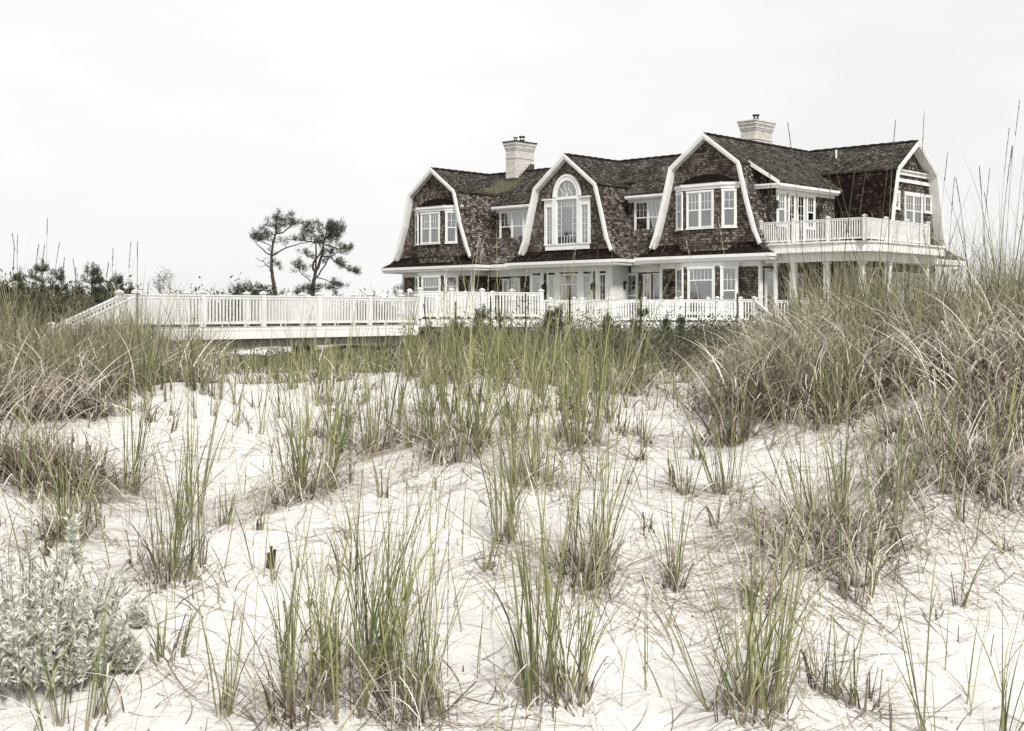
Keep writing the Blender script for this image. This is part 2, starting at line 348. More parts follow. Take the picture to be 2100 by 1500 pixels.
TUS = [
 (1192, 1188, 330, 34, 170, .13, .20, 'tall green tussock over a thick pale skirt of dead straw, middle of the sand slope'),
 (1036, 1112, 430, 36, 18, .045, .10, 'very tall narrow tussock with a bare brown stem foot left of the straw skirted one'),
 (620, 1015, 300, 75, 150, .15, .26, 'bright yellow green tussock fanning out over combed straw, left of centre'),
 (1095, 990, 320, 60, 70, .12, .22, 'dark green tussock behind the very tall narrow one at the centre'),
 (935, 930, 300, 80, 110, .17, .20, 'broad green tussock on the crest below the left gable'),
 (1180, 905, 290, 60, 60, .12, .24, 'green tussock on the crest beneath the arched window'),
 (1232, 1165, 350, 22, 12, .05, .14, 'sparse upright tuft right beside the straw skirted tussock'),
 (1380, 1205, 250, 16, 30, .05, .16, 'small thin tuft with a little straw at its foot, right of centre'),
 (612, 1470, 330, 40, 60, .10, .22, 'low spreading green tuft at the lower edge, left of the biggest one'),
 (705, 1492, 430, 110, 110, .17, .24, 'largest dark green tussock at the lower edge, dense with straw at its foot'),
 (835, 1462, 350, 45, 60, .10, .24, 'mid green tuft touching the right side of the largest lower tussock'),
 (1110, 1508, 500, 60, 40, .12, .17, 'tall upright blades at the lower edge in front of the tall straw skirted tussock'),
 (1180, 1500, 360, 26, 30, .08, .26, 'open fan of blades at the lower edge just right of the upright ones'),
 (1535, 1512, 420, 95, 60, .12, .20, 'dense bright tussock at the lower edge, right of centre'),
 (1965, 1560, 400, 14, 0, .14, .20, 'few broad blades rising from the lower right edge'),
 (2060, 1590, 420, 10, 0, .10, .22, 'last few blades in the lower right corner'),
 (1735, 1100, 330, 70, 240, .24, .22, 'big tussock with broad green blades over a heap of straw, right slope'),
 (1660, 1150, 190, 10, 150, .18, .3, 'heap of straw with few green blades left of the big right slope tussock'),
 (1560, 1235, 170, 8, 60, .08, .2, 'brown straw tuft with almost no green on the right lower slope'),
 (1490, 1010, 260, 30, 16, .06, .16, 'slim green tuft at the left foot of the right hand mound'),
 (1843, 1010, 230, 34, 60, .08, .2, 'slim green tuft in front of the big tan tussock on the right'),
 (2030, 975, 260, 30, 320, .26, .3, 'big tan tussock of arching dead blades near the right edge'),
 (1950, 960, 220, 18, 260, .22, .3, 'tan drooping tussock just left of the biggest tan one'),
 (1700, 860, 220, 40, 200, .2, .26, 'brown and green tussock halfway up the right mound'),
 (345, 1345, 150, 26, 24, .05, .14, 'short green tuft right of the silver bush'),
 (140, 1105, 240, 60, 110, .11, .18, 'upright tussock with dark foot behind the silver bush'),
 (392, 1065, 230, 34, 20, .06, .14, 'slim bright tuft standing alone on the left sand'),
 (345, 1190, 260, 40, 60, .10, .2, 'loose tuft between the slim bright one and the silver bush'),
 (462, 1500, 300, 14, 6, .03, .12, 'single narrow tuft at the lower left edge'),
 (150, 1530, 260, 26, 10, .10, .2, 'thin blades at the lower left corner in front of the silver bush'),
 (560, 1520, 280, 10, 8, .08, .2, 'few thin blades at the lower edge right of the single narrow tuft'),
 (535, 1085, 330, 6, 6, .03, .1, 'lone dark stem of grass beside the yellow green tussock'),
 (775, 920, 250, 40, 70, .10, .22, 'green tuft with tangled straw, left of the broad crest tussock'),
 (262, 1010, 240, 22, 30, .06, .14, 'upright tuft on the left sand below the straw mound'),
 (60, 1010, 200, 26, 60, .08, .2, 'thin tuft at the left edge above the silver bush'),
 (1265, 800, 190, 90, 170, .20, .3, 'spiky green tussock with straw foot on the crest right of centre'),
 (1395, 1000, 120, 4, 26, .05, .2, 'small clump of brown broken stems on the right of the middle sand'),
 (1312, 895, 60, 0, 12, .04, .2, 'tiny clump of broken brown stems on the upper sand'),
 (1752, 1225, 300, 12, 24, .06, .2, 'thin tuft below the big right slope tussock'),
 (1965, 1245, 230, 5, 4, .02, .06, 'lone upright blade on the right lower sand'),
 (1465, 880, 60, 0, 10, .03, .2, 'tiny pair of dark broken stems below the right mound'),
 (1690, 1420, 260, 16, 16, .05, .22, 'small leaning tuft right of the dense bright lower tussock'),
 (1770, 1455, 220, 10, 24, .06, .24, 'thin brownish tuft left of the broad lower right blades'),
 (912, 1480, 300, 14, 12, .08, .2, 'thin tuft between the mid green tuft and the upright blades'),
 (100, 1240, 260, 14, 4, .08, .12, 'green blades growing up through the silver bush'),
]
_m = []
for (px, py, hp, ng, ns, R_, lean, lab) in TUS:
    if ns < 30: continue
    if py <= 1480: x, y, z = on_ground(px, py)
    else: y = 5.15 - (py-1480)/300; x = (px-1050)/F*y
    _m.append((x, y+.03, R_*1.5+.06, min(.075, .02+R_*.28)))
MOUNDS += _m

rr = np.concatenate([[.3, 1, 1.8, 2.6], np.geomspace(3.2, 26, 230), np.geomspace(27, 90, 50), np.geomspace(100, 7000, 22)])
aa = np.concatenate([np.linspace(-180, -32, 26)[:-1], np.linspace(-32, 32, 420), np.linspace(32, 180, 26)[1:]])
RR, AA = np.meshgrid(rr, np.radians(aa), indexing='ij')
GX, GY = RR*np.sin(AA), RR*np.cos(AA)
g = grid_mesh('ground', GX, GY, gz(GX, GY), M['sand']); tag(g, kind='structure')

# ------------------------------------------------------------------ the beach house
P0 = (9.861, 69.0, 0.0)
house = empty('beach_house', P0, -math.acos(.7314))
tag(house, 'large brown shingled beach house with gambrel gables and white trim above the dune', 'house')
HM = Matrix.Translation(P0) @ Matrix.Rotation(-math.acos(.7314), 4, 'Z')

def prof(zp, zb, ob):
    return [(0, zp), (ob, zb), (ob + .52, (zb+3.9)/2 + .1), (3.12, 4.6), (3.42, 3.92), (3.75, 3.63), (4.15, 3.42)]
def along_y(xc): return lambda o, z, l: (xc + o, l, z)
def along_x(yc): return lambda o, z, l: (l, yc + o, z)
def offset_in(pts, dist):              # the half profile moved inwards
    out = []
    for i, p in enumerate(pts):
        a = pts[max(i-1, 0)]; c_ = pts[min(i+1, len(pts)-1)]
        dx, dz = c_[0]-a[0], c_[1]-a[1]
        if i == 0: out.append((0, p[1] - dist*1.22)); continue
        l = math.hypot(dx, dz); out.append((p[0] + dz/l*dist, p[1] - dx/l*dist))
    return out

def wing(mp, P, l0, l1, lows=(1, 1), trim=(1, 0), upper='roof', lower='side', gw='wall', wall_in=.30, nolow=()):
    """one gambrel wing: upper roof, lower slopes, rake boards, soffit and gable wall at its open ends"""
    up = MB()
    for s in (-1, 1):
        a, b_ = P[0], P[1]
        dx, dz = b_[0]-a[0], b_[1]-a[1]; k = 1 + .10/math.hypot(dx, dz)
        e = (dx*k, a[1]+dz*k)
        up.prism([(0, a[1]+.06), (s*e[0], e[1]+.06), (s*e[0], e[1]-.05), (0, a[1]-.10)], mp, l0, l1)
    rf = up.build('roof', M[upper], house)
    cap = MB()
    n = int(abs(l1-l0)/.28)
    for i in range(n):                  # overlapping ridge shingles
        q = l0 + (l1-l0)*(i+.02)/n; r_ = l0 + (l1-l0)*(i+1.25)/n; zz = P[0][1] + .065 + .018*(i % 2)
        for s in (-1, 1):
            cap.prism([(0, zz+.03), (s*.16, zz-.075), (s*.16, zz-.10), (0, zz)], mp, q, r_ - .05)
    cap.build('ridge_cap', M['pent'], rf)
    for s, on in zip((-1, 1), lows):
        if not on: continue
        lo = MB(); Q = P[1:]; In = offset_in(P, .10)[1:]
        poly = [(s*a, b_) for a, b_ in Q] + [(s*a, b_) for a, b_ in reversed(In)]
        lo.prism(poly, mp, l0, l1)
        lo.build('lower_roof', M[lower], house)
    for e, on in ((0, trim[0]), (1, trim[1])):
        if not on: continue
        L_, sg = (l0, 1) if e == 0 else (l1, -1)
        rk = P[:5]; I1 = offset_in(rk, .19); I0 = offset_in(rk, -.035); I2 = offset_in(rk, .09)
        t = MB(); t2 = MB()
        for s in (-1, 1):
            for i in range(len(rk)-1):
                q = [I0[i], I0[i+1], I1[i+1], I1[i]]
                if i == len(rk)-2: q[2] = ((I1[i+1][0]+I0[i+1][0])/2+.02, I1[i+1][1])
                t.prism([(s*a, b_) for a, b_ in q], mp, L_-.05*sg, L_+.04*sg)
                q = [I0[i], I0[i+1], I2[i+1], I2[i]]
                t2.prism([(s*a, b_) for a, b_ in q], mp, L_-.08*sg, L_-.052*sg)
                q = [I2[i], I2[i+1], I1[i+1], I1[i]]
                q = [(a*.995, b_-.01) for a, b_ in q]
                t.prism([(s*a, b_) for a, b_ in q], mp, L_+.042*sg, L_+wall_in*sg)
        t.build('rake_board', M['white'], house); t2.build('rake_molding', M['white'], house)
        g_ = MB(); W = offset_in(rk, .2)
        g_.prism([(a, b_) for a, b_ in W] + [(W[-1][0], 3.2), (-W[-1][0], 3.2)] + [(-a, b_) for a, b_ in reversed(W[1:])], mp, L_+wall_in*sg, L_+(wall_in+.2)*sg)
        g_.build('gable_wall', M[gw], house)
    return rf

P1 = prof(9.45, 7.95, 2.05); P2 = prof(9.40, 7.62, 2.28); P3 = prof(9.66, 8.06, 2.15); P4 = prof(9.70, 8.10, 2.30); PM = prof(9.44, 7.93, 2.15)
X1, X2, X3 = -20.32, -9.47, 0.0
wing(along_y(X1), P1, 0, 10.3)
wing(along_y(X2), P2, 0, 5.0)
wing(along_y(X3), P3, 0, 14.2)
wing(along_x(5.1), PM, X1, X3, trim=(0, 0))
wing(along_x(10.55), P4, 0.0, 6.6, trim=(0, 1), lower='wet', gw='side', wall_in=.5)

# curved skirt roofs across the three front gables
def pent(xc):
    rows = [(.45, 4.32, 3.05), (.27, 3.96, 3.35), (.05, 3.66, 3.74), (-.36, 3.43, 4.16)]
    m_ = MB(); vs = []; n = 14
    for y, z, hw in rows:
        for i in range(n+1): vs.append((xc - hw + 2*hw*i/n, y, z))
    for y, z, hw in rows:
        for i in range(n+1): vs.append((xc - hw + 2*hw*i/n, y+.04, z-.09))
    fs = []; k = n+1; o_ = 4*k
    for r_ in range(3):
        for i in range(n):
            fs.append((r_*k+i, r_*k+i+1, (r_+1)*k+i+1, (r_+1)*k+i)); fs.append((o_+r_*k+i, o_+(r_+1)*k+i, o_+(r_+1)*k+i+1, o_+r_*k+i+1))
    for i in range(n): fs.append((3*k+i, 3*k+i+1, o_+3*k+i+1, o_+3*k+i))
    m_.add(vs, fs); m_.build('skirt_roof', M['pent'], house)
    for s in (-1, 1):                    # flared corner that carries the eave round to the side
        c_ = MB()
        c_.add([(xc+s*3.42, .0, 3.92), (xc+s*3.75, .0, 3.63), (xc+s*4.16, -.0, 3.425), (xc+s*4.16, -.36, 3.425), (xc+s*3.74, .05-.1, 3.66), (xc+s*3.35, .30, 3.94)],
               [(0, 1, 4), (1, 2, 3, 4), (0, 4, 5)])
        c_.build('skirt_corner', M['pent'], house)
    t = MB()
    t.box(xc-4.12, xc+4.12, -.34, -.26, 3.10, 3.42); t.box(xc-4.20, xc+4.20, -.42, -.342, 3.24, 3.40)
    for s in (-1, 1):
        a, b_ = sorted((xc+s*4.12, xc+s*4.04)); t.box(a, b_, -.258, 3.0, 3.10, 3.42)
        a, b_ = sorted((xc+s*4.20, xc+s*4.122)); t.box(a, b_, -.34, 3.0, 3.24, 3.40)
    t.box(xc-4.04, xc+4.04, -.26, 1.2, 3.06, 3.098)
    t.build('eave_fascia', M['white'], house)
for xc in (X1, X2, X3): pent(xc)
for a, b_ in ((X1+4.2, X2-4.2), (X2+4.2, X3-4.2)):
    t = MB(); t.box(a, b_, .93, 1.01, 3.10, 3.42); t.box(a, b_, .86, .928, 3.24, 3.40); t.box(a, b_, 1.012, 2.1, 3.06, 3.098)
    t.box(a-.8, b_+.9, 1.75, 1.95, 2.72, 3.062)
    t.build('eave_fascia', M['white'], house)

# shed dormers
def dormer(x0, x1, lx0, lx1):
    s_ = MB()
    s_.prism([(3.25, 8.17), (1.78, 7.08), (1.78, 6.98), (3.25, 8.03)], lambda a, b_, l: (l, a, b_), x0, x1)
    s_.build('dormer_roof', M['roof'], house)
    s_ = MB(); s_.box(lx0, lx1, 2.2, 3.6, 3.7, 7.4)
    s_.build('dormer_wall', M['side'], house)
    s_ = MB(); s_.box(x0+.02, x1, 1.83, 1.90, 6.78, 6.99); s_.box(x0, x1, 1.74, 1.828, 6.86, 6.985); s_.box(x0+.02, x1, 1.902, 2.2, 6.80, 6.84)
    s_.box(lx0+.01, x1, 2.13, 2.198, 6.66, 6.798); s_.build('dormer_eave', M['white'], house)
    s_ = MB()
    rows = [(2.18, 4.45), (1.95, 4.0), (1.55, 3.68), (.93, 3.43)]
    vs = [(lx0-.5 if k == 0 else lx0-1.0, y, z) if k == 0 else (lx1+.5, y, z) for y, z in rows for k in (0, 1)]
    s_.add(vs, [(0,1,3,2), (2,3,5,4), (4,5,7,6)]); s_.build('skirt_roof', M['pent'], house, fix=False)
dormer(-16.87, -11.4, -16.80, -11.6)
dormer(-6.53, -1.9, -6.60, -2.1)

# ground floor walls
gw = MB()
gw.box(X1-3.1, X1+3.1, .5, 10.0, -.6, 3.06); gw.box(X2-3.05, X2+3.0, .55, 4, -.6, 3.06); gw.box(X3-3.1, X3+3.1, .5, 13.8, -.6, 3.06)
gw.box(X1, X3, 2.0, 8, -.6, 3.06); gw.box(X3, 6.1, 7.6, 13.6, -.6, 3.5)
gw.build('ground_wall', M['wall'], house)
for xc, a in ((X1, 3.1), (X3, 3.1)):      # frieze and corner boards of the outer gables
    t = MB()
    t.box(xc-a-.03, xc+a+.03, .455, .498, 2.80, 3.055); t.box(xc-a-.03, xc-a+.12, .45, .497, -.6, 2.81); t.box(xc+a-.10, xc+a+.04, .44, .496, -.6, 2.81)
    t.box(xc+a-.002, xc+a+.045, .48, 2.0, 2.8, 3.055); t.box(xc+a+.002, xc+a+.04, .49, .64, -.6, 2.81)
    t.build('corner_board', M['white'], house)
t = MB()                                 # white panelling of the middle gable
t.box(X2-3.08, X2+3.03, .50, .548, 2.80, 3.055); t.box(X2+3.002, X2+3.045, .53, 2.0, -.6, 3.05)
for a, b_ in ((-12.53, -12.34), (-11.71, -11.47), (-11.22, -11.10), (-7.92, -7.80), (-7.62, -7.32), (-6.84, -6.45), (-10.60, -10.28), (-8.86, -8.50)):
    t.box(a, b_, .49, .547, -.6, 2.81)
t.box(X2-3.06, X2+3.02, .485, .546, -.6, .35)
t.build('white_panelling', M['white'], house)

def win(O, U, Nn, w_, h, cols=3, rows=2, split=.5, casing=.11, curt='top', name='window', proud=.0, cas_top=None, parent=None, units=1, low_grid=False):
    """framed window or door leaf standing on a wall: casing, glass, glazing bars, curtain"""
    parent = parent or house
    f = MB(); a = w_/2; ct = cas_top or casing; p = .075 + proud
    f.ob(O, U, Nn, -a-casing, -a, 0, p, -.02, h); f.ob(O, U, Nn, a, a+casing, 0, p, -.02, h)
    f.ob(O, U, Nn, -a-casing-.02, a+casing+.02, 0, p+.02, h, h+ct); f.ob(O, U, Nn, -a-casing-.03, a+casing+.03, 0, p+.04, -.09, -.02)
    uw = w_/units
    for i in range(1, units): f.ob(O, U, Nn, -a+uw*i-.045, -a+uw*i+.045, 0, p-.004, -.018, h-.002)
    fo = f.build(name, M['white'], parent)
    r = MB(); r.ob(O, U, Nn, -a, a, .002, .008, 0, h); r.build('dark_backing', M['room_dark'], fo)  # dark board on the wall, its colour standing in for the unlit room
    g_ = MB(); s_ = MB()
    for i in range(units):
        u0, u1 = -a+uw*i + (.045 if i else 0), -a+uw*(i+1) - (.045 if i < units-1 else 0)
        g_.ob(O, U, Nn, u0+.002, u1-.002, .038, .042, .002, h-.002)
        zs = h*(1-split)
        e = .04
        for (a0, a1, b0, b1) in ((u0, u0+e, 0, h), (u1-e, u1, 0, h), (u0+e, u1-e, 0, e+.02), (u0+e, u1-e, h-e, h)):
            s_.ob(O, U, Nn, a0+.001, a1-.001, .03, .060, b0+.001, b1-.001)
        if split < 1: s_.ob(O, U, Nn, u0+e, u1-e, .03, .062, zs-.03, zs+.03)
        gwid = .020
        z0 = zs if split < 1 else e
        for c_ in range(1, cols):
            uu = u0+e+(u1-u0-2*e)*c_/cols; s_.ob(O, U, Nn, uu-gwid/2, uu+gwid/2, .032, .054, z0, h-e)
        for c_ in range(1, rows):
            zz = z0+(h-e-z0)*c_/rows; s_.ob(O, U, Nn, u0+e, u1-e, .033, .052, zz-gwid/2, zz+gwid/2)
    g_.build('pane', M['glass'], fo); s_.build('sash', M['white'], fo)
    if curt:
        c_ = MB(); n = max(8, int(w_/.05)); 
        def sheet(ua, ub, za, zb, scallop=0):
            k = max(6, int((ub-ua)/.04)); vs = []; fs = []
            for j in range(k+1):
                u = ua+(ub-ua)*j/k; nn_ = .018+.007*math.sin(u*55+1.3*math.sin(u*9))
                zl = za - scallop*abs(math.sin((u-ua)/(ub-ua)*math.pi*1.0))
                for z in (zl, zb): 
                    q = Vector(O)+Vector(U)*u+Vector(Nn)*nn_; vs.append((q.x, q.y, q.z+z))
            for j in range(k): fs.append((2*j, 2*j+2, 2*j+3, 2*j+1))
            c_.add(vs, fs)
        if curt == 'top': sheet(-a, a, h*.62, h)
        elif curt == 'full': sheet(-a, a, .02, h)
        elif curt == 'sides': sheet(-a, -a+w_*.25, .02, h); sheet(a-w_*.25, a, .02, h)
        elif curt == 'left': sheet(-a, -a+w_*.45, .02, h)
        elif curt == 'scallop': sheet(-a, a, h*.80, h, h*.14)
        c_.build('curtain', M['curtain'], fo, fix=False)
    return fo

UX, NY = (1, 0, 0), (0, -1, 0)
UY, NX = (0, 1, 0), (1, 0, 0)
def wy(x0, x1, y, z0, z1, **k): return win(((x0+x1)/2, y, z0), UX, NY, x1-x0, z1-z0, **k)
def wx(y0, y1, x, z0, z1, **k): return win((x, (y0+y1)/2, z0), UY, NX, y1-y0, z1-z0, **k)

# bay windows of the outer gables: upper shingled box with a white cornice and a curved hood, ground floor bay below
def bay(xc, lamp):
    pts = [(-1.93, .30), (-1.15, -.15), (1.15, -.15), (1.93, .30)]
    def ring(k, y0=.52): return [(xc+x*(1+k/1.5), (y if y > .2 else y-k)) for x, y in pts]
    def prism(m_, k, z0, z1):
        q = ring(k); m_.prism([(q[0][0], .53)] + q + [(q[-1][0], .53)], lambda a, b_, l: (a, b_, l), z0, z1)
    b_ = MB(); prism(b_, 0, 4.0, 6.80); prism(b_, -.05, 3.62, 4.0); bw = b_.build('bay_wall', M['wall'], house)
    c_ = MB(); prism(c_, .05, 6.78, 6.95); prism(c_, .12, 6.95, 7.10); c_.build('bay_cornice', M['white'], house)
    h_ = MB(); n = 16; vs = []; fs = []
    o = ring(.14)
    for i in range(n+1):
        s = i/n; seg = [(0, .2), (.2, .8), (.8, 1.0)]
        for k, (a, e) in enumerate(seg):
            if s <= e+1e-9:
                f = (s-a)/(e-a); p = (o[k][0]+(o[k+1][0]-o[k][0])*f, o[k][1]+(o[k+1][1]-o[k][1])*f); break
        xt = xc + (2*s-1)*1.72; zt = 7.12 + .50*max(0, 1-(2*s-1)**2)**.8
        vs += [(p[0], p[1], 7.10), ((p[0]*.5+xt*.5), p[1]*.5+.29*.5, 7.10+(zt-7.1)*.45), (xt, .29, zt)]
    for i in range(n):
        for j in (0, 1): fs.append((3*i+j, 3*i+3+j, 3*i+4+j, 3*i+1+j))
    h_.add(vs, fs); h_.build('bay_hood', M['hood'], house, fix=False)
    # windows
    wy(xc-.84, xc+.64, -.15, 4.84, 6.64, units=2, curt='top' if lamp else 'left', casing=.09)
    d_ = Vector((.78, .45, 0)).normalized(); n_ = Vector((.45, -.78, 0)).normalized()
    mid = Vector((xc+1.54, .075, 4.84)); win(mid - d_*.02, tuple(d_), tuple(n_), .56, 1.80, cols=2, casing=.10, curt='top')
    d2 = Vector((.78, -.45, 0)).normalized(); n2 = Vector((-.45, -.78, 0)).normalized()
    mid2 = Vector((xc-1.54, .075, 4.84)); win(mid2, tuple(d2), tuple(n2), .54, 1.80, cols=2, casing=.10, curt=None)
    # ground floor
    b_ = MB(); prism(b_, 0, -.6, 2.82); b_.build('bay_wall', M['wall'], house)
    c_ = MB(); prism(c_, .03, 2.82, 3.056); c_.build('bay_cornice', M['white'], house)
    wy(xc-.76, xc+.68, -.15, .45, 2.72, split=.26, cols=6, rows=1, curt='scallop', casing=.11)
    win(mid - d_*.02 - Vector((0, 0, 4.39)), tuple(d_), tuple(n_), .66, 2.27, cols=3, casing=.12, curt='top')
    win(mid2 - Vector((0, 0, 4.39)), tuple(d2), tuple(n2), .62, 2.27, cols=2, casing=.12, curt=None)
    return bw
bay(X1+.22, 0); bay(X3, 1)

# the arched window of the middle gable
f = MB(); O = (X2, .30, 0)
f.ob(O, UX, NY, -1.62, 1.62, 0, .08, 4.06, 4.40); f.ob(O, UX, NY, -1.70, 1.70, 0, .12, 4.34, 4.42)
for s in (-1, 1):
    a, b_ = sorted((s*.78, s*1.06)); f.ob(O, UX, NY, a-.02, b_+.02, 0, .13, 4.42, 7.0)
    a, b_ = sorted((s*1.54, s*1.68)); f.ob(O, UX, NY, a, b_, 0, .10, 4.42, 6.52)
    a, b_ = sorted((s*1.08, s*1.68)); f.ob(O, UX, NY, a, b_, 0, .10, 6.52, 6.92)
    a, b_ = sorted((s*.98, s*1.80)); f.ob(O, UX, NY, a, b_, 0, .20, 6.92, 6.99)
f.ob(O, UX, NY, -.78, .78, 0, .12, 6.90, 7.06)
n = 24
for i in range(n):
    a0, a1 = math.pi*i/n, math.pi*(i+1)/n
    for r0, r1, p in ((.74, .98, .10), (.93, 1.02, .14)):
        q = [(X2+r*math.cos(a), 7.05+r*1.24*math.sin(a)) for r, a in ((r0, a0), (r1, a0), (r1, a1), (r0, a1))]
        f.prism(q, lambda a, b_, l: (a, l, b_), .30-p, .30)
aw = f.build('arched_window', M['white'], house)
g_ = MB(); g_.ob(O, UX, NY, -.76, .76, .03, .036, 4.42, 6.9)
g_.prism([(X2+.75*math.cos(math.pi*i/n), 7.05+.93*math.sin(math.pi*i/n)) for i in range(n+1)], lambda a, b_, l: (a, l, b_), .264, .270)
for s in (-1, 1):
    a, b_ = sorted((s*1.06, s*1.54)); g_.ob(O, UX, NY, a, b_, .03, .036, 4.42, 6.52)
g_.build('pane', M['glass'], aw)
r = MB(); r.ob(O, UX, NY, -.76, .76, .002, .008, 4.42, 7.04)
r.prism([(X2+.75*math.cos(math.pi*i/n), 7.05+.93*math.sin(math.pi*i/n)) for i in range(n+1)], lambda a, b_, l: (a, l, b_), .292, .298)
for s in (-1, 1):
    a, b_ = sorted((s*1.06, s*1.54)); r.ob(O, UX, NY, a, b_, .002, .008, 4.42, 6.52)
r.build('blind', M['curtain'], aw)
s_ = MB(); q = .018
for u in (-.42, .42): s_.ob(O, UX, NY, u-q/2, u+q/2, .036, .056, 4.44, 6.9)
for z_ in (4.84, 6.50): s_.ob(O, UX, NY, -.76, .76, .037, .055, z_-q/2, z_+q/2)
for u in (-.21, 0, .21):
    s_.ob(O, UX, NY, u-q/2, u+q/2, .036, .054, 6.5, 6.9); s_.ob(O, UX, NY, u-q/2, u+q/2, .036, .054, 4.44, 4.84)
for k in range(1, 5):
    for u0, u1 in ((-.76, -.42), (.42, .76)): s_.ob(O, UX, NY, u0, u1, .036, .053, 4.84+k*.332-q/2, 4.84+k*.332+q/2)
for s in (-1, 1):
    a, b_ = sorted((s*1.06, s*1.54)); s_.ob(O, UX, NY, (a+b_)/2-q/2, (a+b_)/2+q/2, .036, .056, 4.44, 6.5)
    for k in range(1, 6): s_.ob(O, UX, NY, a, b_, .037, .054, 4.42+k*.35-q/2, 4.42+k*.35+q/2)
    for u in (a+.02, b_-.02): s_.ob(O, UX, NY, u-.02, u+.02, .03, .058, 4.43, 6.51)
for s in (-.74, .74): s_.ob(O, UX, NY, s-.025, s+.025, .03, .058, 4.43, 6.9)
for a in (36, 72, 108, 144):
    c_, d_ = math.cos(R(a)), math.sin(R(a)); s_.bar((X2+.05*c_, .25, 7.08), (X2+.75*c_, .25, 7.07+.92*d_), .02, .02)
for i in range(14):
    a0, a1 = math.pi*i/14, math.pi*(i+1)/14
    s_.bar((X2+.36*math.cos(a0), .248, 7.06+.45*math.sin(a0)), (X2+.36*math.cos(a1), .248, 7.06+.45*math.sin(a1)), .02, .02)
s_.build('sash', M['white'], aw)

# ground floor windows of the middle gable and the recesses
wy(-12.28, -11.78, .55, .35, 2.62, split=1, cols=3, rows=4, casing=.05, curt='full', name='window')
wy(-11.02, -10.64, .55, .35, 2.62, cols=3, rows=3, split=.58, casing=.05, curt='top')
wy(-10.24, -8.90, .55, .35, 2.66, split=.24, cols=6, rows=1, casing=.05, curt='scallop')
wy(-8.46, -8.00, .55, .35, 2.62, cols=3, rows=3, split=.58, casing=.05, curt='top')
wy(-7.30, -6.88, .55, .35, 2.62, split=1, cols=2, rows=4, casing=.05, curt='full')
def leaf(x0, x1, y, open_=0):
    o = wy(x0, x1, y, 0.05, 2.55, split=1, cols=2, rows=4, casing=.09, curt='full', name='door'); return o
wy(-16.0, -15.62, 2.0, .35, 2.50, cols=2, rows=2, casing=.10, curt=None)
leaf(-15.30, -14.72, 2.0)
wy(-5.80-.70, -5.86, 2.0, .30, 2.60, cols=2, rows=2, casing=.10, curt='sides')
leaf(-5.30, -4.92, 2.0)
wy(-4.62, -4.30, 2.0, .30, 2.60, split=1, cols=2, rows=4, casing=.07, curt='full')
# upper windows in the shed dormers
wy(-16.42, -13.6, 2.2, 4.90, 6.62, units=3, curt='top', casing=.10)
wy(-6.06, -4.34, 2.2, 4.90, 6.62, units=2, curt='top', casing=.10)

def lantern(x, y, z, ax='y'):
    l = MB()
    l.box(x-.05, x+.05, y-.03, y, z-.12, z+.16); l.bar((x, y-.03, z+.12), (x, y-.17, z+.16), .02, .02)
    l.prism([(x-.07, z-.16), (x+.07, z-.16), (x+.10, z+.06), (x-.10, z+.06)], lambda a, b_, q: (a, q, b_), y-.25, y-.07)
    l.prism([(x-.13, z+.06), (x+.13, z+.06), (x, z+.20)], lambda a, b_, q: (a, q, b_), y-.28, y-.04)
    l.box(x-.02, x+.02, y-.18, y-.14, z-.22, z-.16)
    return l.build('wall_lantern', M['dark'], house)
for x, y in ((-11.34, .55), (-7.71, .55), (-6.75, .5), (-2.55, .5), (-22.6, .5), (-17.7, .5), (2.7, .5)): lantern(x, y, 1.95) if x != -6.75 and x != 2.7 else None
for yy_ in (1.15, 5.45):
    l = MB(); l.box(3.452, 3.50, yy_-.05, yy_+.05, 5.75, 6.05); l.box(3.50, 3.70, yy_-.08, yy_+.08, 5.68, 5.95); l.prism([(yy_-.11, 5.95), (yy_+.11, 5.95), (yy_, 6.10)], lambda a, b_, q: (q, a, b_), 3.48, 3.72)
    l.build('wall_lantern', M['dark'], house)
l = MB(); l.box(-6.46, -6.36, 1.5, 1.6, 1.8, 2.1); l.prism([(1.42, 2.1), (1.68, 2.1), (1.55, 2.25)], lambda a, b_, q: (q, a, b_), -6.5, -6.28); l.build('wall_lantern', M['dark'], house)

# side dormer with french doors above the porch
s_ = MB()
s_.prism([(2.05, 8.22), (3.87, 7.05), (3.87, 6.95), (2.05, 8.08)], lambda a, b_, l: (a, l, b_), .98, 7.4)
s_.build('dormer_roof', M['roof'], house)
s_ = MB(); s_.prism([(2.3, 3.8), (3.45, 3.8), (3.45, 7.16), (2.3, 7.9)], lambda a, b_, l: (a, l, b_), 1.38, 7.2); s_.build('dormer_wall', M['side'], house)
s_ = MB(); s_.box(3.76, 3.83, 1.0, 7.0, 6.72, 6.955); s_.box(3.832, 3.91, .95, 7.0, 6.82, 6.95); s_.box(3.45, 3.758, 1.0, 7.0, 6.74, 6.78)
s_.box(2.4, 3.83, .96, 1.04, 6.72, 6.955); s_.box(2.5, 3.87, .90, .958, 6.86, 6.94); s_.box(3.452, 3.53, 1.36, 7.1, 6.56, 6.738)
s_.prism([(2.1, 8.20), (3.9, 7.06), (3.9, 6.88), (2.1, 7.98)], lambda a, b_, l: (a, l, b_), .92, .978)
s_.build('dormer_eave', M['white'], house)
wx(1.52, 2.12, 3.45, 4.9, 6.50, cols=3, rows=2, casing=.12, curt=None)
for a, b_ in ((2.55, 3.05), (3.40, 3.98)):
    wx(a, b_, 3.45, 3.98, 6.48, split=1, cols=2, rows=5, casing=.10, curt=None, name='door')
wx(4.36, 4.98, 3.45, 4.9, 6.50, cols=3, rows=2, casing=.12, curt='top')

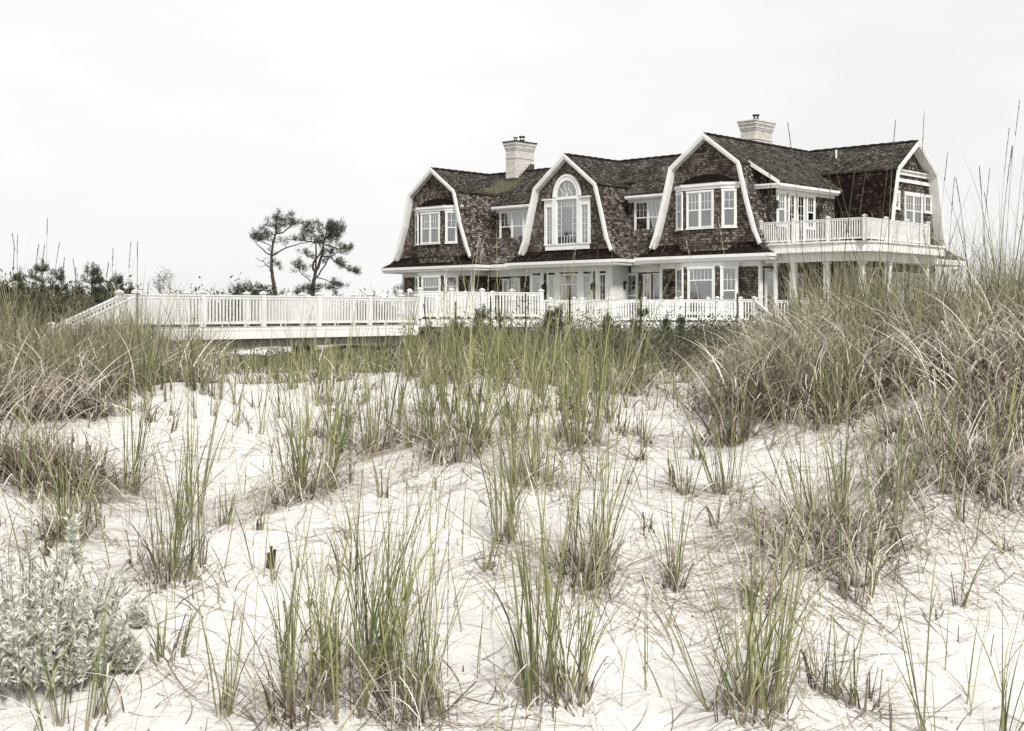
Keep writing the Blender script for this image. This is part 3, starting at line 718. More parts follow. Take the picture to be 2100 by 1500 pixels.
# right end gable: bands and windows
s_ = MB(); s_.ob((6.1, 0, 0), UY, NX, 8.32, 12.78, 0, .10, 7.86, 8.06); s_.ob((6.1, 0, 0), UY, NX, 8.22, 12.88, 0, .20, 8.06, 8.12)
s_.ob((6.1, 0, 0), UY, NX, 8.22, 12.88, 0, .07, 7.48, 7.66); s_.build('gable_band', M['white'], house)
wx(8.55, 9.20, 6.1, 6.05, 6.86, split=1, cols=2, rows=2, casing=.12, curt='full')
wx(10.0, 11.85, 6.1, 5.2, 6.80, units=2, cols=3, rows=2, casing=.12, curt='full', cas_top=.20)
wx(12.3, 12.95, 6.1, 6.05, 6.86, split=1, cols=2, rows=2, casing=.12, curt=None)

# chimneys
def chimney(x1, y0, wx_, wy_, zb, zt, caps, flash):
    c_ = MB(); x0 = x1-wx_; y1 = y0+wy_
    c_.box(x0, x1, y0, y1, zb, zt-1.0)
    for dz0, dz1, e in ((1.0, .94, .035), (.94, .50, .0), (.50, .44, .03), (.44, .36, .05), (.36, .22, .075), (.22, .15, .10), (.15, 0, .13)):
        c_.box(x0-e, x1+e, y0-e, y1+e, zt-dz0, zt-dz1)
    ch = c_.build('chimney', M['brick'], house)
    k = MB(); k.box(x0-.17, x1+.17, y0-.17, y1+.17, zt+.001, zt+.07); k.build('cap_slab', M[caps[0]], ch)
    for (fx, fy, r, h) in caps[1]:
        k = MB(); k.tube([(fx, fy, zt+.06), (fx, fy, zt+.06+h*.45)], [r, r], 12); k.tube([(fx, fy, zt+.06+h*.8), (fx, fy, zt+.06+h)], [r*1.25, r*1.15], 12)
        for a in range(4): k.bar((fx+r*.8*math.cos(a*1.57), fy+r*.8*math.sin(a*1.57), zt+.06+h*.4), (fx+r*.8*math.cos(a*1.57), fy+r*.8*math.sin(a*1.57), zt+.06+h*.85), .03, .03)
        k.build('flue_pot', M['dark'], ch)
    if flash:
        k = MB(); k.box(x0-.02, x1+.02, y0-.02, y0+.3, zb, zb+.98)
        for i in range(6): k.box(x1, x1+.022, y0+.3+i*.17, y0+.3+(i+1)*.17, zb, zb+1.14+i*.14)
        k.box(x1, x1+.022, y0+1.32, y1+.02, zb, zb+1.95)
        k.build('flashing', M['lead'], ch)
    return ch
chimney(-17.0, 4.1, .84, 1.7, 8.0, 11.22, ('dark', [(-17.42, 4.55, .12, .30), (-17.42, 5.15, .17, .42)]), 1)
chimney(-1.0, 6.4, .95, 1.75, 8.0, 11.14, ('brick', [(-1.47, 7.2, .17, .42)]), 0)
k = MB(); k.tube([(2.2, 9.6, 9.0), (2.2, 9.6, 9.55)], [.05, .05], 8); k.build('vent_pipe', M['white'], house)

# ------------------------------------------------------------------ railings
def railing(parent, pts, posts, ztop, zbot, pitch=.13, bw=.055, psz=.14, first=True, cap=.10, feet=True, zg=None):
    """pts: polyline of (x,y); posts: stations; ztop/zbot functions of station; one post mesh each, one railing mesh between two posts"""
    segs = []; acc = 0
    for a, b_ in zip(pts, pts[1:]):
        l = math.hypot(b_[0]-a[0], b_[1]-a[1]); segs.append((acc, l, a, b_)); acc += l
    def P(s):
        for st, l, a, b_ in segs:
            if s <= st+l+1e-6: break
        f = (s-st)/l; return a[0]+(b_[0]-a[0])*f, a[1]+(b_[1]-a[1])*f, (b_[0]-a[0])/l, (b_[1]-a[1])/l
    for s in posts:
        x, y, dx, dy = P(s); t, z0 = ztop(s), zbot(s); U = (dx, dy, 0); Nn = (dy, -dx, 0); h = psz/2
        p_ = MB(); O = (x, y, 0)
        p_.ob(O, U, Nn, -h, h, -h, h, (z0 if zg is None else zg), t+.06)
        p_.ob(O, U, Nn, -h-.03, h+.03, -h-.03, h+.03, t+.06, t+.09)
        q = Vector(O); u_ = Vector(U)*(h+.02); n_ = Vector(Nn)*(h+.02); z_ = Vector((0, 0, t+.09))
        p_.add([q-u_-n_+z_, q+u_-n_+z_, q+u_+n_+z_, q-u_+n_+z_, q+z_+Vector((0, 0, .06))], [(0,1,4),(1,2,4),(2,3,4),(3,0,4)])
        p_.build('post', M['rail'], parent)
    for s0, s1 in zip(posts, posts[1:]):
        m_ = MB(); a = s0+psz/2; b_ = s1-psz/2
        xa, ya, dx, dy = P(a+.01); xb, yb, _, _ = P(b_-.01)
        ta, tb, ba, bb = ztop(a), ztop(b_), zbot(a)+.09, zbot(b_)+.09
        m_.bar((xa, ya, ta-.02), (xb, yb, tb-.02), .09, .045); m_.bar((xa, ya, ta-.085), (xb, yb, tb-.085), .045, .075)
        m_.bar((xa, ya, ba+.035), (xb, yb, bb+.035), .05, .08)
        n = max(1, int(round((b_-a)/pitch)))
        for i in range(n):
            f = (i+.5)/n; x, y, ddx, ddy = P(a+(b_-a)*f); O = (x, y, 0)
            m_.ob(O, (ddx, ddy, 0), (ddy, -ddx, 0), -bw/2, bw/2, -.02, .02, ba+(bb-ba)*f+.07, ta+(tb-ta)*f-.12)
        if feet:
            for f in (.3, .7):
                x, y, ddx, ddy = P(a+(b_-a)*f); m_.ob((x, y, 0), (ddx, ddy, 0), (ddy, -ddx, 0), -.02, .02, -.02, .02, zbot(a), ba+(bb-ba)*f)
        m_.build('railing', M['rail'], parent)

# balcony over the porch (in the house's own frame)
bal = empty('balcony', (0, 0, 0), 0, house)
def rounded(x0, x1, y0, y1, r, n=14):    # outline: left front -> rounded corner -> right back
    pts = [(x0, y0)]
    for i in range(n+1):
        a = -math.pi/2 + math.pi/2*i/n; pts.append((x1-r+r*math.cos(a), y0+r+r*math.sin(a)))
    pts.append((x1, y1)); return pts
def band(m_, o, depth, z0, z1):          # vertical band following the outline
    for a, b_ in zip(o, o[1:]):
        A, B = Vector((*a, 0)), Vector((*b_, 0)); U = (B-A).normalized(); Nn = Vector((U.y, -U.x, 0))
        m_.ob(A, U, Nn, -.004, (B-A).length+.004, -depth, 0, z0, z1)
t = MB()
for e, z0, z1 in ((.12, 3.78, 3.86), (.03, 3.60, 3.78), (.06, 3.45, 3.60), (.10, 3.36, 3.45)):
    band(t, rounded(3.75, 9.12+e, .25-e, 8.2, 2.2+e), .3, z0, z1)
t.build('balcony_fascia', M['white'], bal)
t = MB(); o = rounded(3.0, 8.95, .40, 8.2, 2.1); t.prism(o + [(3.0, 8.2)], lambda a, b_, l: (a, b_, l), 3.40, 3.84); t.build('balcony_floor', M['deckw'], bal)
t = MB(); band(t, rounded(3.3, 8.75, .62, 8.2, 2.0), .34, 2.92, 3.38); t.build('porch_beam', M['white'], bal)
railing(bal, [(3.0, .56), (8.8, .56)], [.05, 1.97, 3.85, 5.8], lambda s: 4.95, lambda s: 3.86)
railing(bal, [(8.8, .56), (8.8, 7.3)], [.001, 2.1, 4.33, 6.6], lambda s: 4.95, lambda s: 3.86)
def column(x, y, w_=.28):
    c_ = MB(); h = w_/2
    c_.box(x-h, x+h, y-h, y+h, -.3, 2.86); c_.box(x-h-.04, x+h+.04, y-h-.04, y+h+.04, 2.80, 2.915); c_.box(x-h-.04, x+h+.04, y-h-.04, y+h+.04, -.02, .22)
    c_.build('column', M['white'], house)
for x, y, w_ in ((3.78, .82, .15), (4.80, .82, .26), (6.57, .95, .24), (8.1, 1.6, .26), (8.58, 3.3, .24), (8.58, 7.4, .24)): column(x, y, w_)
# porch back walls with tall windows, open dark door at the corner
wx(1.0, 1.85, 3.1, .05, 2.55, split=1, cols=1, rows=1, casing=.14, curt=None, name='door')
for x0 in (4.0, 5.25):
    wy(x0, x0+.9, 7.6, .4, 2.1, split=1, cols=2, rows=2, casing=.16, curt=None)
    wy(x0, x0+.9, 7.6, 2.3, 2.75, split=1, cols=2, rows=1, casing=.12, curt=None)
wx(3.2, 4.4, 3.1, .4, 2.4, units=2, casing=.14, curt=None)
for y0 in (8.4, 10.2, 11.9): wx(y0, y0+1.2, 6.1, .3, 2.5, units=2, casing=.14, curt='full')
t = MB()
t.add([(6.1, 7.0, 4.25), (6.1, 14.1, 4.25), (7.35, 14.75, 3.44), (7.35, 6.4, 3.44), (6.1, 7.0, 4.15), (6.1, 14.1, 4.15), (7.35, 14.75, 3.36), (7.35, 6.4, 3.36)],
      [(0, 3, 2, 1), (4, 5, 6, 7), (3, 7, 6, 2), (2, 6, 5, 1), (0, 4, 7, 3)]); t.build('skirt_roof', M['side'], house)
t = MB(); t.box(7.25, 7.40, 8.2, 14.75, 3.10, 3.38); t.box(6.1, 7.25, 8.2, 14.7, 3.08, 3.14); t.build('eave_fascia', M['white'], house)
column(7.0, 14.2, .28)

# ------------------------------------------------------------------ boardwalk
A, B = Vector((-11.166, 40.4, 0)), Vector((-3.606, 50.6, 0)); DU = (B-A).normalized(); LN = (B-A).length; DN = Vector((DU.y, -DU.x, 0))
bwk = empty('boardwalk', (A.x, A.y, 0), math.atan2(DU.y, DU.x))
tag(bwk, 'long white raised boardwalk with double balustrade and stairs down into the dune grass', 'boardwalk')
zt = lambda s: -.185 + (s/LN)*.075                        # local frame: x along, -y towards the sea side
def sl(m_, x0, x1, y0, y1, d0, d1):                       # box that follows the deck's slight fall
    m_.add([(x0,y0,zt(x0)+d0),(x1,y0,zt(x1)+d0),(x1,y1,zt(x1)+d0),(x0,y1,zt(x0)+d0),(x0,y0,zt(x0)+d1),(x1,y0,zt(x1)+d1),(x1,y1,zt(x1)+d1),(x0,y1,zt(x0)+d1)],
           [(0,3,2,1),(4,5,6,7),(0,1,5,4),(1,2,6,5),(2,3,7,6),(3,0,4,7)])
t = MB()
n = 90
for i in range(n): sl(t, -.35+(LN+.35)*i/n+.006, -.35+(LN+.35)*(i+1)/n-.006, -.10, 1.0, -.035, 0)
t.build('deck', M['deckw'], bwk)
t = MB(); sl(t, -.35, LN, -.115, -.075, -.40, -.04); sl(t, -.35, LN, -.125, -.1155, -.13, -.045); sl(t, -.35, LN, .98, 1.02, -.40, -.04); sl(t, LN-.04, LN, -.075, .98, -.40, -.04)
t.build('fascia', M['white'], bwk)
t = MB(); sl(t, .1, LN-.6, .12, .22, -.68, -.41); sl(t, .1, LN-.6, .75, .85, -.68, -.41); t.build('beam', M['beam'], bwk)
for s in (.6, 6.95, 7.35, 11.8):
    t = MB(); t.box(s, s+.2, .24, .44, -2.2, -.45); t.build('pile', M['beam'], bwk)
    t = MB(); t.box(s+.01, s+.19, .55, .73, -2.2, -.45); t.build('pile', M['beam'], bwk)
ps = [-.2, 2.36, 4.93, 7.5, 10.1, 12.75]
railing(bwk, [(-1, 0), (LN, 0)], [p+1 for p in ps], lambda s: zt(s-1)+1.02, lambda s: zt(s-1), bw=.046, pitch=.145)
railing(bwk, [(-1, .8), (LN, .8)], [p+1 for p in ps], lambda s: zt(s-1)+1.02, lambda s: zt(s-1), bw=.046, pitch=.145)
for yy_, nm in ((0, 0), (.8, 1)):
    f0 = lambda s: zt(0)+1.0 - (s-.2)*.42
    L_ = 2.35
    pts = [(-.2, yy_), (-.2-L_-.3, yy_)]
    railing(bwk, pts, [.001, L_], lambda s: zt(0)+.98 - s*.40, lambda s: zt(0)+.04 - s*.40, zg=None)
for i in range(7):
    t = MB(); q = -.35-.32*i; t.box(q-.36, q, -.02, .84, zt(0)-.16*(i+1)-.04, zt(0)-.16*(i+1)); t.build('step', M['deckw'], bwk)
t = MB()
for y0 in (-.06, .86): t.prism([(-.34, zt(0)-.02), (-2.6, zt(0)-1.12), (-2.6, zt(0)-1.42), (-.34, zt(0)-.40)], lambda a, b_, l: (a, l, b_), y0-.02, y0+.02)
t.build('stringer', M['white'], bwk)

# ------------------------------------------------------------------ terrace in front of the house
def W(px, Y): return ((px-1050)/F*Y, Y)
ter = empty('terrace', (*W(862, 50.6), 0)); tag(ter, 'white terrace platform with balustrade between boardwalk and house', 'terrace')
TO = Vector((*W(862, 50.6), 0))
def rel(p): return (p[0]-TO.x, p[1]-TO.y)
pA, pB, pC = W(820, 54.5), W(861, 50.6), W(1110, 53.2)
t = MB(); poly = [rel(W(824, 54.5)), rel(W(861, 50.7)), rel(W(1110, 53.3)), rel(W(1112, 63)), rel(W(1010, 72)), rel(W(830, 74))]
t.prism(poly, lambda a, b_, l: (a, b_, l), -.20, .09); t.build('platform', M['white'], ter)
t = MB(); t.prism([(a*.999, b_*.999+.03) for a, b_ in poly], lambda a, b_, l: (a, b_, l), .091, .12); t.build('deck', M['deckw'], ter)
ln = math.dist(pB, pC)
railing(ter, [rel(pB), rel(pC)], [.001] + [ln*k/4 for k in (1, 2, 3)] + [ln-.01], lambda s: 1.15, lambda s: .12)
railing(ter, [rel(pB), rel(pA)], [.08, math.dist(pA, pB)*.5, math.dist(pA, pB)-.02], lambda s: 1.15, lambda s: .12)
q0, q1 = W(1010, 56.5), W(842, 56.5)
railing(ter, [rel(q0), rel(q1)], [.001, 1.15, 2.3, math.dist(q0, q1)-.02], lambda s: 1.16, lambda s: .12)

fen = empty('balustrade', (*W(1110, 62), 0)); tag(fen, 'low white balustrade running across the lawn in front of the house', 'fence')
TO = Vector((*W(1110, 62), 0))
a, b_ = W(1106, 62), W(1547, 60); ln = math.dist(a, b_)
railing(fen, [rel(a), rel(b_)], [.001 if k == 0 else ln*k/6-.001 for k in range(7)], lambda s: 1.0, lambda s: -.02, pitch=.125)
a2, b2 = W(1130, 64.5), W(1519, 62.8); l2 = math.dist(a2, b2)
railing(fen, [rel(a2), rel(b2)], [.001 if k == 0 else l2*k/6-.001 for k in range(7)], lambda s: 1.03, lambda s: .0, pitch=.125)
c0 = W(1588, 58.6)
railing(fen, [rel(b_), rel(c0)], [.05, math.dist(b_, c0)-.02], lambda s: 1.0-s*.52, lambda s: -.02-s*.2, pitch=.12)
t = MB(); t.prism([rel(W(1104, 61.7)), rel(W(1549, 59.7)), rel(W(1552, 65)), rel(W(1108, 69))], lambda x, y, l: (x, y, l), -.4, -.025); t.build('plinth', M['white'], fen)
fe2 = empty('balustrade', (*W(1600, 60), 0)); tag(fe2, 'white balustrade below the balcony porch, half hidden by the tall dune grass', 'fence')
TO = Vector((*W(1600, 60), 0)); a, b_ = W(1590, 60.5), W(1975, 59); ln = math.dist(a, b_)
railing(fe2, [rel(a), rel(b_)], [.001 if k == 0 else ln*k/6-.001 for k in range(7)], lambda s: .97, lambda s: -.05, pitch=.13)

# wire fence stakes
sd = [(934.8, 619, 664, 0, 'thin dark stake before the terrace balustrade, beside the leaning one'), (1006, 608, 668, 0, 'thin dark stake before the middle of the terrace balustrade'),
      (1078, 603, 664, 0, 'thin dark stake where the high terrace balustrade ends'), (1168, 611, 668, 0, 'thin dark stake in front of the arched gable'),
      (1315, 596, 668, 0, 'tallest thin dark stake, between the middle and right gables'), (1512, 602, 665, 0, 'thin dark stake before the right gable bay window'),
      (869, 624, 684, 10, 'leaning thin dark stake at the end of the boardwalk'), (1425, 668, 712, 2, 'short thick black stake in the heath below the balustrade')]
for px, y0, y1, lean, lab in sd:
    Y = 40.0 if px != 1425 else 33.0
    tp, bt = at(px, y0, Y), at(px+lean, y1+25, Y); s_ = MB(); w_ = .045 if px != 1425 else .13
    s_.bar((0, 0, 0), tp-bt, w_, w_*.8); s_.bar((.01, -.03, .0), (tp-bt)*.97+Vector((0, -.03, 0)), .02, .02)
    o = s_.build('fence_stake', M['dark']); o.location = bt; tag(o, lab, 'stake', 'stakes of the wire fence')
wr = MB()
for k, zz in enumerate((.2, .45, .7)):
    pts = [at(px, y0, 40.0)*1.0 - Vector((0, .04, zz)) for px, y0, _, _, _ in sd[:6]]
    wr.tube(pts, .004, 4)
o = wr.build('fence_wire', M['dark']); tag(o, 'three thin wires strung between the dark stakes', 'wire')

# ------------------------------------------------------------------ blades, leaves, needles
def ribbons(P, az, th0, curl, L_, w_, seg=6, taper=.75, hug=None, rnd=None, twist=1.0, wig=.0, smin=.12, sway=0, floor=None, kink=0):
    """curved tapering ribbons. P (n,3) bases, az heading, th0 lean at the base, curl added lean, L_ length, w_ width"""
    n = len(P); t = np.linspace(0, 1, seg+1)[None, :]
    az = np.asarray(az)[:, None]; az_t = az + sway*np.asarray(rng.normal(0, 1, n))[:, None]*t
    th = np.asarray(th0)[:, None] + np.asarray(curl)[:, None]*t**1.4
    if kink:
        kk = (rng.random(n) < kink)[:, None]; th = th + kk*(t > U(.3, .8, n)[:, None])*U(.5, 1.7, n)[:, None]
    dl = (np.asarray(L_)[:, None]/seg)
    sx = np.cumsum(np.sin(th)*np.cos(az_t)*dl, 1) - np.sin(th[:, :1])*np.cos(az_t[:, :1])*dl
    sy = np.cumsum(np.sin(th)*np.sin(az_t)*dl, 1) - np.sin(th[:, :1])*np.sin(az_t[:, :1])*dl
    sz = np.cumsum(np.cos(th)*dl, 1) - np.cos(th[:, :1])*dl
    X = P[:, :1]+sx; Y = P[:, 1:2]+sy; Z = P[:, 2:3]+sz
    if floor is not None: Z = np.maximum(Z, floor(X, Y)+U(.003, .05, n)[:, None]-.04*(1-t)**8)
    if hug is not None: Z = gz(X, Y) + hug*np.maximum(0.02, np.abs(np.sin(t*3.0+rng.uniform(0, 3, n)[:, None])))*rng.uniform(.1, 1, n)[:, None] + .002
    wv = np.asarray(w_)[:, None]*np.maximum(1-t**1.6, smin)**taper
    ta = az[:, 0]+np.pi/2+rng.normal(0, twist, n)
    wx_, wy_ = np.cos(ta)[:, None]*wv/2, np.sin(ta)[:, None]*wv/2
    A_ = np.stack([X-wx_, Y-wy_, Z], -1); B_ = np.stack([X+wx_, Y+wy_, Z], -1)
    vs = np.stack([A_, B_], 2).reshape(-1, 3)
    base = (np.arange(n)*(seg+1)*2)[:, None]; k = np.arange(seg)[None, :]*2
    q = np.stack([base+k, base+k+1, base+k+3, base+k+2], -1).reshape(-1, 4)
    r_ = rng.random(n) if rnd is None else rnd
    uv = np.stack([np.repeat(r_[:, None], (seg+1)*2, 1), np.repeat(t, 2, 1).repeat(n, 0).reshape(n, -1)], -1).reshape(-1, 2)
    return vs, q, uv
def join(parts):
    vs, qs, us, o = [], [], [], 0
    for v, q, u in parts: vs.append(v); qs.append(q+o); us.append(u); o += len(v)
    return np.concatenate(vs), np.concatenate(qs), np.concatenate(us)
def U(a, b, n): return rng.uniform(a, b, n)
def flakes(C, L_, W_, D=None, rnd=None, flat=0):
    """small diamond leaves at points C, pointing along D or anywhere"""
    n = len(C); d = rng.normal(0, 1, (n, 3)) if D is None else D + rng.normal(0, .35, (n, 3))
    d /= np.linalg.norm(d, axis=1)[:, None]
    s = np.cross(d, rng.normal(0, 1, (n, 3))); s /= np.linalg.norm(s, axis=1)[:, None]+1e-9
    l = (np.asarray(L_)*np.ones(n))[:, None]; w_ = (np.asarray(W_)*np.ones(n))[:, None]
    vs = np.stack([C, C+d*l*.5+s*w_/2, C+d*l, C+d*l*.5-s*w_/2], 1).reshape(-1, 3)
    q = np.arange(n*4).reshape(n, 4); r_ = rng.random(n) if rnd is None else rnd
    uv = np.stack([np.repeat(r_, 4), np.tile([0, .5, 1, .5], n)], 1)
    return vs, q, uv
def mesh3(name, data, mat, parent=None):
    v, q, u = data; return raw_mesh(name, v, q, mat, u, parent=parent)

def tuft_green(n, R_, h, lean=.28, wid=.0062, wind=.10, cen=(0, 0), zf=None, seg=7, hv=.45):
    nc = max(1, n//5); a = U(0, 2*np.pi, nc); r_ = R_*np.sqrt(U(0, 1, nc))      # shoots, each with a handful of blades
    cx, cy = cen[0]+r_*np.cos(a), cen[1]+r_*np.sin(a); ch = U(.42, 1.12, nc); cl = np.abs(rng.normal(0, lean*.55, nc))*(.4+.6*r_/max(R_, .01))+.02
    k = rng.integers(0, nc, n); x, y = cx[k]+rng.normal(0, .007, n), cy[k]+rng.normal(0, .007, n)
    z = zf(x, y)-.03 if zf else np.full(n, -.03)
    bend = np.where(rng.random(n) < .22, U(.5, 1.3, n), np.abs(rng.normal(.10, .13, n)))
    return ribbons(np.stack([x, y, z], 1), a[k]+rng.normal(0, 1.0, n), cl[k]+np.abs(rng.normal(0, .07, n)), bend+wind*.5, h*ch[k]*U(1-hv, 1.08, n), wid*U(.45, 1.25, n), seg, sway=.25, floor=zf, kink=.07)
def tuft_straw(n, R_, h, droop=1.0, wid=.0052, cen=(0, 0), zf=None, seg=9):
    a = U(0, 2*np.pi, n); r_ = R_*np.sqrt(U(0, 1, n)); x, y = cen[0]+r_*np.cos(a), cen[1]+r_*np.sin(a)
    z = zf(x, y)-.02 if zf else np.full(n, -.02)
    return ribbons(np.stack([x, y, z], 1), a+rng.normal(0, 1.2, n), U(.05, 1.1, n), U(.4, 2.2, n)*droop, h*U(.35, 1.25, n), wid*U(.5, 1.25, n), seg, sway=.55, floor=zf, kink=.45, twist=.8)
def tuft_stub(n, R_, h, cen=(0, 0), zf=None):
    a = U(0, 2*np.pi, n); r_ = R_*np.sqrt(U(0, 1, n)); x, y = cen[0]+r_*np.cos(a), cen[1]+r_*np.sin(a)
    z = zf(x, y)-.03 if zf else np.full(n, -.03)
    return ribbons(np.stack([x, y, z], 1), a, np.abs(rng.normal(0, .16, n)), U(0, .3, n), h*U(.4, 1.1, n), .009*U(.6, 1.4, n), 3, smin=.5)
def seed_stalk(x, y, z, h, az, lean, th=.0055):
    """a dry flower stem with a slim spike of seeds at the top"""
    n = 1; p1 = ribbons(np.array([[x, y, z-.03]]), [az], [lean], [U(.0, .16, 1)[0]], [h*1.01], [th], 10, smin=.3, taper=.35, twist=.3)
    p2 = ribbons(np.array([[x, y, z-.03]]), [az+1.5], [lean], [0.0001], [h*.5], [th*.8], 4, smin=.5, twist=.3)
    v = p1[0].reshape(-1, 2, 3).mean(1); k = rng.integers(90, 150); f = U(rng.uniform(.78, .9), 1.0, k)*(len(v)-1); i = np.minimum(f.astype(int), len(v)-2); g_ = (f-i)[:, None]
    c_ = v[i]*(1-g_)+v[i+1]*g_; d_ = (v[i+1]-v[i]); d_ /= np.linalg.norm(d_, axis=1)[:, None]
    p3 = flakes(c_, .026, .0050, d_*5)
    return join([p1, p3])

# ------------------------------------------------------------------ single tussocks in the foreground sand
# pixel of the foot, height in source pixels, green blades, straw blades, foot radius (m), lean, label
for i, (px, py, hp, ng, ns, R_, lean, lab) in enumerate(TUS):
    if py <= 1480: x, y, z = on_ground(px, py)
    else: y = 5.15 - (py-1480)/300; x = (px-1050)/F*y; z = float(gz(x, y))
    h = hp/F*y*1.5; ng = int(ng*1.1); R_ *= 1.25; lean *= rng.uniform(.8, 1.5); ns = int(ns*.8)
    t = empty('beach_grass_tussock', (x, y, z)); tag(t, lab, 'grass tussock', 'beach grass tussocks on the dune')
    zf = lambda a, b_, x=x, y=y, z=z: gz(a+x, b_+y)-z
    if ng: mesh3('green_blades', tuft_green(ng, R_, h, lean, wid=.0074 if y < 7.5 else .0082, zf=zf, wind=.05), M['green'], t)
    if ns:
        mesh3('dead_straw', join([tuft_straw(int(ns*1.0), R_*1.05, min(h*.75, .50) if h > .3 else h, zf=zf, wid=.0066)] + ([tuft_straw(ns//2, R_*.8, min(h, .55), .45, zf=zf)] if ns > 40 else [])), M['straw'], t)
        mesh3('stem_foot', tuft_stub(max(6, int(ns*.35)), R_*.8, min(.17, h*.6), zf=zf), M['sheath'], t)

# ------------------------------------------------------------------ countless grass: mounds, crest and loose tufts
SWEEP = [(1700, 10.4, 3.5, 110, .95), (1650, 10.0, 3.7, 90, .8), (1760, 10.8, 3.3, 90, 1.0), (1600, 10.2, 3.6, 60, .7), (1730, 9.6, 4.0, 70, .8), (1840, 10.2, 3.4, 90, .9), (1930, 10.0, 3.6, 90, .9),
         (2040, 9.4, 3.4, 110, .95), (2100, 9.0, 3.6, 100, .9), (1980, 8.8, 3.7, 90, .8), (2160, 9.8, 3.3, 90, 1.0), (1900, 9.2, 4.2, 60, .7), (2060, 10.6, 5.6, 60, .9), (1820, 11.2, 5.8, 60, .9),
         (120, 9.9, 5.6, 90, .8), (40, 9.5, 5.9, 90, .8), (200, 10.6, 5.8, 70, .8), (-20, 9.2, 5.5, 80, .7), (270, 11.2, 5.9, 60, .7), (80, 10.6, 3.8, 60, .8), (160, 10.0, 3.9, 50, .7)]
def field(name, spots, label):
    G, S, B_ = [], [], []
    for (x, y, h, ng, ns, nb, R_, lean) in spots:
        zf = lambda a, b_: gz(a, b_)
        if ng: G.append(tuft_green(ng, R_, h, lean, cen=(x, y), zf=zf, seg=6, wid=.0078))
        if ns: S.append(tuft_straw(ns, R_*1.1, h*.72, U(.7, 1.15, 1)[0], cen=(x, y), zf=zf, seg=8, wid=.0145 if name == 'mound_grass' else .010))
        if nb > 30: B_.append(ribbons(np.stack([x+rng.normal(0, R_*1.2, 44), y+rng.normal(0, R_*1.2, 44), np.full(44, float(gz(x, y)))], 1), U(0, 6.3, 44), U(.3, 1.5, 44), U(.2, 1.2, 44), U(.12, .38, 44), U(.008, .018, 44), 3, sway=.5, floor=gz))  # low mat of dark dead blades, added to stand for shaded hollows
        if nb: B_.append(tuft_stub(nb, R_*.9, min(.30, h*.45), cen=(x, y), zf=zf))
    for (px, d_, az, n, L_) in SWEEP if name == 'mound_grass' else []:
        n = int(n*.6)   # long straw combed over by the wind
        x = (px-1050)/F*d_+rng.normal(0, .22, n); y = d_+rng.normal(0, .18, n)
        S.append(ribbons(np.stack([x, y, gz(x, y)], 1), az+rng.normal(0, .6, n), U(.1, .9, n), U(.7, 2.0, n), L_*U(.4, 1.15, n), U(.007, .016, n), 10, sway=.3, floor=gz, rnd=U(.45, 1, n)))
    v = []; mids = []
    for k, part in enumerate((G, S, B_)):
        if part: j = join(part); v.append(j); mids += [k]*len(j[1])
    vs, q, uv = join(v)
    return tag(raw_mesh(name, vs, q, [M['green'] if name != 'mound_grass' else M['grey_green'], M['straw'], M['sheath']], uv, mids), label, 'grass', kind='stuff')
def patchy(x, y, c=-.08): return float(vnoise(np.array([x]), np.array([y]), .9)[0]) > c
def spots_at(n, px0, px1, d0, d1, h, ng, ns, nb, R_, lean, keep=None):
    out = []
    for _ in range(n):
        d_ = rng.uniform(d0, d1); px = rng.uniform(px0, px1)
        if keep and not keep(px, d_): continue
        if not patchy((px-1050)/F*d_+30, d_, -.08 if d_ < 12 else -.3): continue
        out.append(((px-1050)/F*d_, d_, h*rng.uniform(.65, 1.15), int(ng*rng.uniform(.4, 1.5)), int(ns*rng.uniform(.3, 1.6)), nb, R_*rng.uniform(.5, 1.4), lean))
    return out
# left mound: grey brown tangle with green wisps
sp = spots_at(250, -260, 330, 9.6, 15.5, .78, 18, 26, 26, .17, .30, keep=lambda p, d_: d_ > 9.4+max(0, p-60)*.009)
sp += spots_at(90, 200, 430, 11.5, 15, .62, 14, 24, 4, .14, .3)
sp += spots_at(50, -150, 160, 8.6, 10.6, .62, 6, 56, 20, .15, .35)
# right mound
rm = lambda p, d_: d_ > 8.7 + max(0, 1640-p)*.012
sp += spots_at(270, 1580, 2350, 9.0, 14.5, .86, 15, 32, 28, .18, .32, keep=rm)
sp += spots_at(110, 1640, 2300, 11.0, 14.5, .95, 26, 12, 4, .14, .22, keep=rm)
sp += spots_at(50, 1490, 1680, 9.4, 12.2, .74, 4, 70, 30, .17, .4)
sp += spots_at(34, 1860, 2300, 7.9, 9.4, .70, 4, 70, 30, .17, .4)
sp += spots_at(60, -200, 210, 7.9, 10.2, .62, 14, 44, 30, .16, .3) + spots_at(40, 1500, 1760, 8.6, 10.6, .7, 20, 22, 26, .15, .28)
sp += spots_at(110, 2300, 3400, 7.4, 14.0, .75, 12, 30, 26, .18, .32) + spots_at(70, -1300, -200, 7.4, 14.0, .7, 12, 28, 26, .17, .3)
sp += spots_at(90, 1850, 2300, 9.4, 13.0, 1.50, 15, 0, 2, .12, .26) + spots_at(80, 1650, 1960, 10.2, 13.0, 1.30, 11, 0, 2, .12, .26) + spots_at(80, -100, 440, 9.6, 13.0, 1.0, 18, 0, 2, .12, .20) + spots_at(80, -260, 300, 12.0, 15.5, .58, 16, 24, 20, .2, .3)
sp = [(a, b, c, d, e, 42 if f > 10 else f, g, h) for a, b, c, d, e, f, g, h in sp]  # extra dark stems and mat added for the shade inside the mounds
field('mound_grass', sp, 'tangled grey brown beach grass covering the left and right dune mounds')
